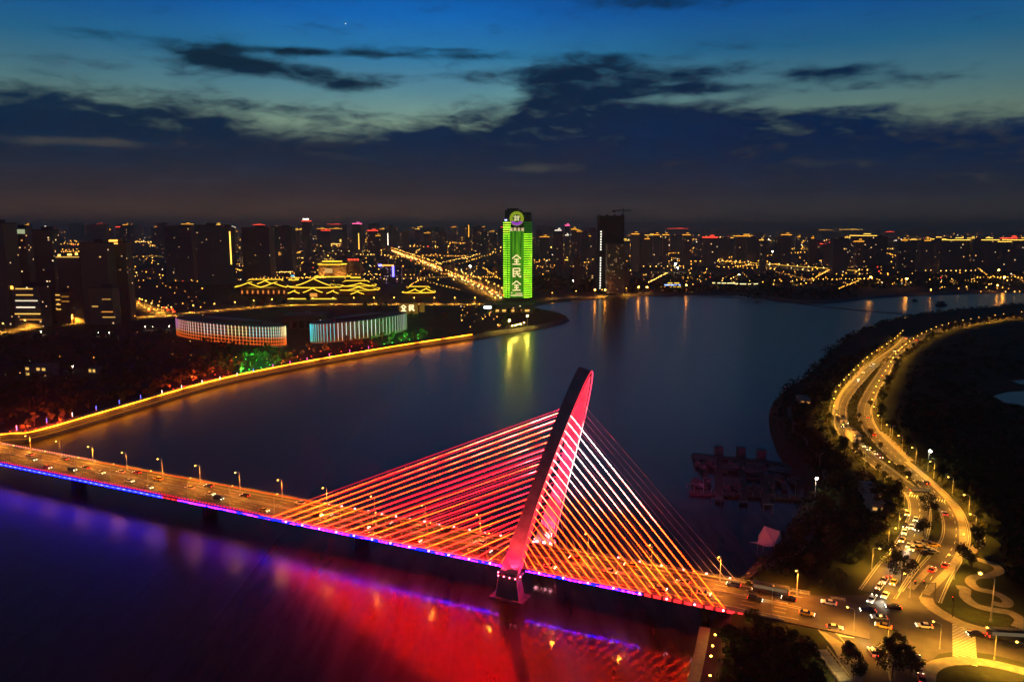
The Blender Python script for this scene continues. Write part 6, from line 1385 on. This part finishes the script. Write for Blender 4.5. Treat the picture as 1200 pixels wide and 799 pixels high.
# shore lamps mirrored in the water
pointflood = lamp_proto(9, .5, .75, lamp('point_flood_lens', (1, .72, .08), 380), None, name='floodlight_mast')
for u, v, e, lab in [(597, 388, 120000, 'very bright white floodlight on the point below the green tower'), (618, 382, 90000, 'bright white floodlight at the tip of the point below the tower')]:
    q = GL(u, v); t = place(pointflood, (q.x, q.y, ZL), -1.6, lab, 'floodlights on the point', 1.5); t['category'] = 'floodlight'
for k, (u, v) in enumerate([(600.5, 386.5), (603.5, 386), (606.5, 385.2), (610, 384.4), (614, 383.2)]):
    q = GL(u, v); t = place(pointflood, (q.x, q.y, ZL), -1.6, f'small amber quay lamp between the two white floodlights, {ordn(k)} from the left', 'quay lamps on the point', .6); t['category'] = 'quay lamp'
mir = lamp('mirror_amber', (1, .34, .03), 130); mirw = lamp('mirror_white', (1, .75, .42), 230)
mlamp = lamp_proto(13, 1.5, 1.3, mir, None, name='street_lamp', pole_r=.2); mlw = lamp_proto(16, 1.5, 2.2, mirw, None, name='street_lamp', pole_r=.25)
for u, v, p_, lab, sc in [(697, 347.5, mlamp, 'amber lamp on the far shore left of the pale reflection', 1), (709, 346.8, mlamp, 'amber lamp on the far shore beside the unfinished tower', .9), (748, 344, mlamp, 'amber lamp on the far shore left of the restaurant', 1), (758, 343.5, mlamp, 'amber lamp next to the one left of the restaurant', .9), (804, 341.5, mlamp, 'amber lamp at the end of the shore wall', 1), (1019, 336, mlamp, 'large orange lamp on the dark far point, left one', 1.6), (1061, 338, mlamp, 'large orange lamp on the dark far point, right one', 1.6), (1175, 337, mlamp, 'large orange lamp on the far shore near the right edge', 1.7), (1168, 341, mlamp, 'orange lamp at the waterside near the right edge', .9), (791, 319, mlw, 'bright white lamp whose pale streak crosses the lake', 1.5), (551, 320, mlw, 'bright white star-like lamp by the highway', 1.2), (794, 321, mlw, 'second bright white lamp beside the one over the restaurant', 1.1), (686, 307, mlw, 'white lamp right of the green tower', .9), (672, 334, mlw, 'small white lamp right of the tower foot', .6), (866, 326, mlw, 'white lamp over the shore pavilion', .6), (905, 298, mlw, 'white lamp of a pair, left one, over the right skyline', .9), (915, 297, mlw, 'white lamp of a pair, right one, over the right skyline', .8), (901, 283, mlw, 'bluish white lamp on the skyline right of centre', 1.1), (1169, 325, mlamp, 'orange lamp under the violet sign at the right', 1.5), (1090, 344, mlamp, 'small orange lamp on the right far shore', .6)]:
    q = GL(u, v); place(p_, (q.x, q.y, ZL), -1.6, lab, 'bright lamps on the far side of the water', sc)
# trees along the far shore and around the palaces
for i in range(18):
    u = random.uniform(200, 520); v = random.uniform(352, 362) if u < 400 else random.uniform(352, 372); q = GL(u, v); plant(q, ZL, 'tree beside the road behind the curved halls', 'trees by the road behind the curved halls', sc=random.uniform(.9, 1.4))
for i in range(12):
    u = random.uniform(500, 660); v = random.uniform(366, 388) if u < 600 else random.uniform(362, 377); q = GL(u, v); plant(q, ZL, 'dark tree on the point below the green tower', 'dark trees on the point below the tower', sc=random.uniform(.9, 1.5))
rnd = random.Random(21); o = MB()
for i in range(650):
    u = rnd.uniform(620, 1210); f = rnd.random()
    v = rnd.uniform(322, 343 if u < 860 else (350 if u < 1000 else 338))
    q = GL(u, v)
    hh = rnd.uniform(6, 13); rr = rnd.uniform(8, 18)
    for k in range(10):
        dv = Vector((rnd.gauss(0, 1), rnd.gauss(0, 1), rnd.gauss(0, 1))).normalized(); p_ = Vector((q.x, q.y, ZL + hh * .5)) + Vector((dv.x * rr, dv.y * rr, dv.z * hh * .45)); a = dv.orthogonal().normalized(); b = dv.cross(a); s_ = rnd.uniform(2.5, 5)
        o.add([p_ - a * s_, p_ - b * s_ * .6, p_ + a * s_, p_ + b * s_ * .6 + dv * .3], [(0, 1, 2, 3)])
tag(o.build('far_wood', leafs[2]), 'dark belt of woods along the far shore across the lake', 'woods', kind='stuff')
# small boats on the far arm
for u, v, lab in [(1103, 358, 'dark moored barge on the far arm, the largest one'), (1072, 353, 'small dark boat left of the barge'), (945, 354.5, 'small dark boat by the weir')]:
    q = at(u, v, 0); t = thing('boat', lab, 'boat', (q.x, q.y, 0), .2); k_ = 1.0 if u == 1103 else .55
    o = MB(); o.add([(-8, -2.4, 1.8), (7, -2.4, 1.8), (10, 0, 2.3), (7, 2.4, 1.8), (-8, 2.4, 1.8), (-7, -1.8, -.3), (6, -1.8, -.3), (8, 0, -.3), (6, 1.8, -.3), (-7, 1.8, -.3)], [(0, 1, 2, 3, 4), (9, 8, 7, 6, 5), (0, 5, 6, 1), (1, 6, 7, 2), (2, 7, 8, 3), (3, 8, 9, 4), (4, 9, 5, 0)]); o.build('hull', dark, t); MB().box((-1, 0, 3.6), (9, 3.6, 3.4)).build('cabin', darkcon, t); MB().tube([(2, 0, 5), (2, 0, 8)], .15, 5).build('mast', steel, t); t.scale = (1.3 * k_,) * 3
# uncounted small lights of the distant city
rnd = random.Random(3); CL = [lamp('city_amber', (1, .40, .04), 7), lamp('city_yellow', (1, .52, .10), 8), lamp('city_white', (1, .85, .6), 5, False), lamp('city_red', (1, .05, .03), 6, False), lamp('city_dim', (1, .42, .08), 1.6, False)]
o = MB()
def sprinkle(n, u0, u1, v0, v1, z0, z1, s0, s1, wts=(7, 3, .8, .5, 5)):
    for i in range(n):
        u = rnd.uniform(u0, u1); v = rnd.uniform(v0, v1); z = rnd.uniform(z0, z1); q = at(u, v, z)
        if 588 < u < 626 and v > 290: continue
        r = q.length / F * rnd.uniform(s0, s1); o.octa(q, r, rnd.choices(range(5), wts)[0])
sprinkle(560, -10, 740, 272, 290, 5, 30, .3, .75); sprinkle(420, 730, 1230, 275, 292, 5, 30, .3, .7); sprinkle(430, 150, 600, 288, 330, 6, 14, .3, .65); sprinkle(240, 600, 860, 288, 330, 6, 14, .25, .6); sprinkle(320, 860, 1230, 296, 334, 6, 14, .3, .7)
sprinkle(60, 540, 625, 356, 384, 6, 14, .3, .7); sprinkle(110, 0, 240, 322, 372, 6, 12, .3, .7); sprinkle(22, 0, 330, 385, 440, 6, 10, .25, .5); sprinkle(40, 1100, 1230, 328, 342, 6, 12, .3, .6)
sprinkle(90, -10, 740, 268, 275, 30, 70, .3, .7); sprinkle(60, 730, 1230, 272, 278, 20, 50, .3, .6)
for i in range(105):
    u0 = rnd.uniform(-20, 1220); v0 = rnd.uniform(281, 300 if u0 < 740 else 296) if i % 2 else rnd.uniform(296, 328)
    if 700 < u0 < 900 and v0 > 322: continue
    if rnd.random() < .6: du, dv = rnd.uniform(30, 110), rnd.uniform(-2.5, 2.5)
    else: du, dv = rnd.uniform(10, 60) * rnd.choice((-1, 1)), rnd.uniform(6, 14)
    k = int(rnd.uniform(10, 26)); c_ = rnd.choices((0, 1, 4), (6, 2, 2))[0]
    for j in range(k):
        u, v = u0 + du * j / k + rnd.gauss(0, .4), v0 + dv * j / k + rnd.gauss(0, .25)
        if v < 278 or (588 < u < 626): continue
        q = at(u, v, ZL + 11); o.octa(q, q.length / F * rnd.uniform(.28, .6), c_)
tag(o.build('city_lights', CL), 'uncounted small amber and white lights of the distant city', 'city lights', kind='stuff')

# ------------------------------------------------------------------ clear away prototypes that were never set out
protos = TREES + BIG + list(CARS.values()) + list(PARK.values()) + [BEAM, deck_lamp, near_lamp, rlamp, park_lamp, brite, flamp, flamp2, flamp3, litlamp, pointflood, mlamp, mlw, bol, busp, skiff] + list(post.values()) + list(FLK.values()) + list(fcar.values())
for p_ in protos:
    if p_.name not in USED:
        st = [p_]; al = []
        while st: x_ = st.pop(); al.append(x_); st += list(x_.children)
        for x_ in al: bpy.data.objects.remove(x_)
for o_ in S.objects:
    if 'hidden_proto' in o_: del o_['hidden_proto']

# ------------------------------------------------------------------ thin evening haze over river and city
hm = bpy.data.materials.new('haze_air'); hm.use_nodes = True; nt = hm.node_tree; nt.nodes.remove(nt.nodes['Principled BSDF'])
hv = nt.nodes.new('ShaderNodeVolumePrincipled'); hv.inputs['Color'].default_value = (.95, .72, .55, 1); hv.inputs['Density'].default_value = 1.1e-4; hv.inputs['Anisotropy'].default_value = .35
nt.links.new(hv.outputs[0], nt.nodes['Material Output'].inputs['Volume'])
tag(MB().box((0, 30000, 170), (121000, 64100, 344)).build('haze', hm), 'thin even evening haze filling the air over the river and city', 'haze', kind='stuff')
cy.volume_bounces = 0
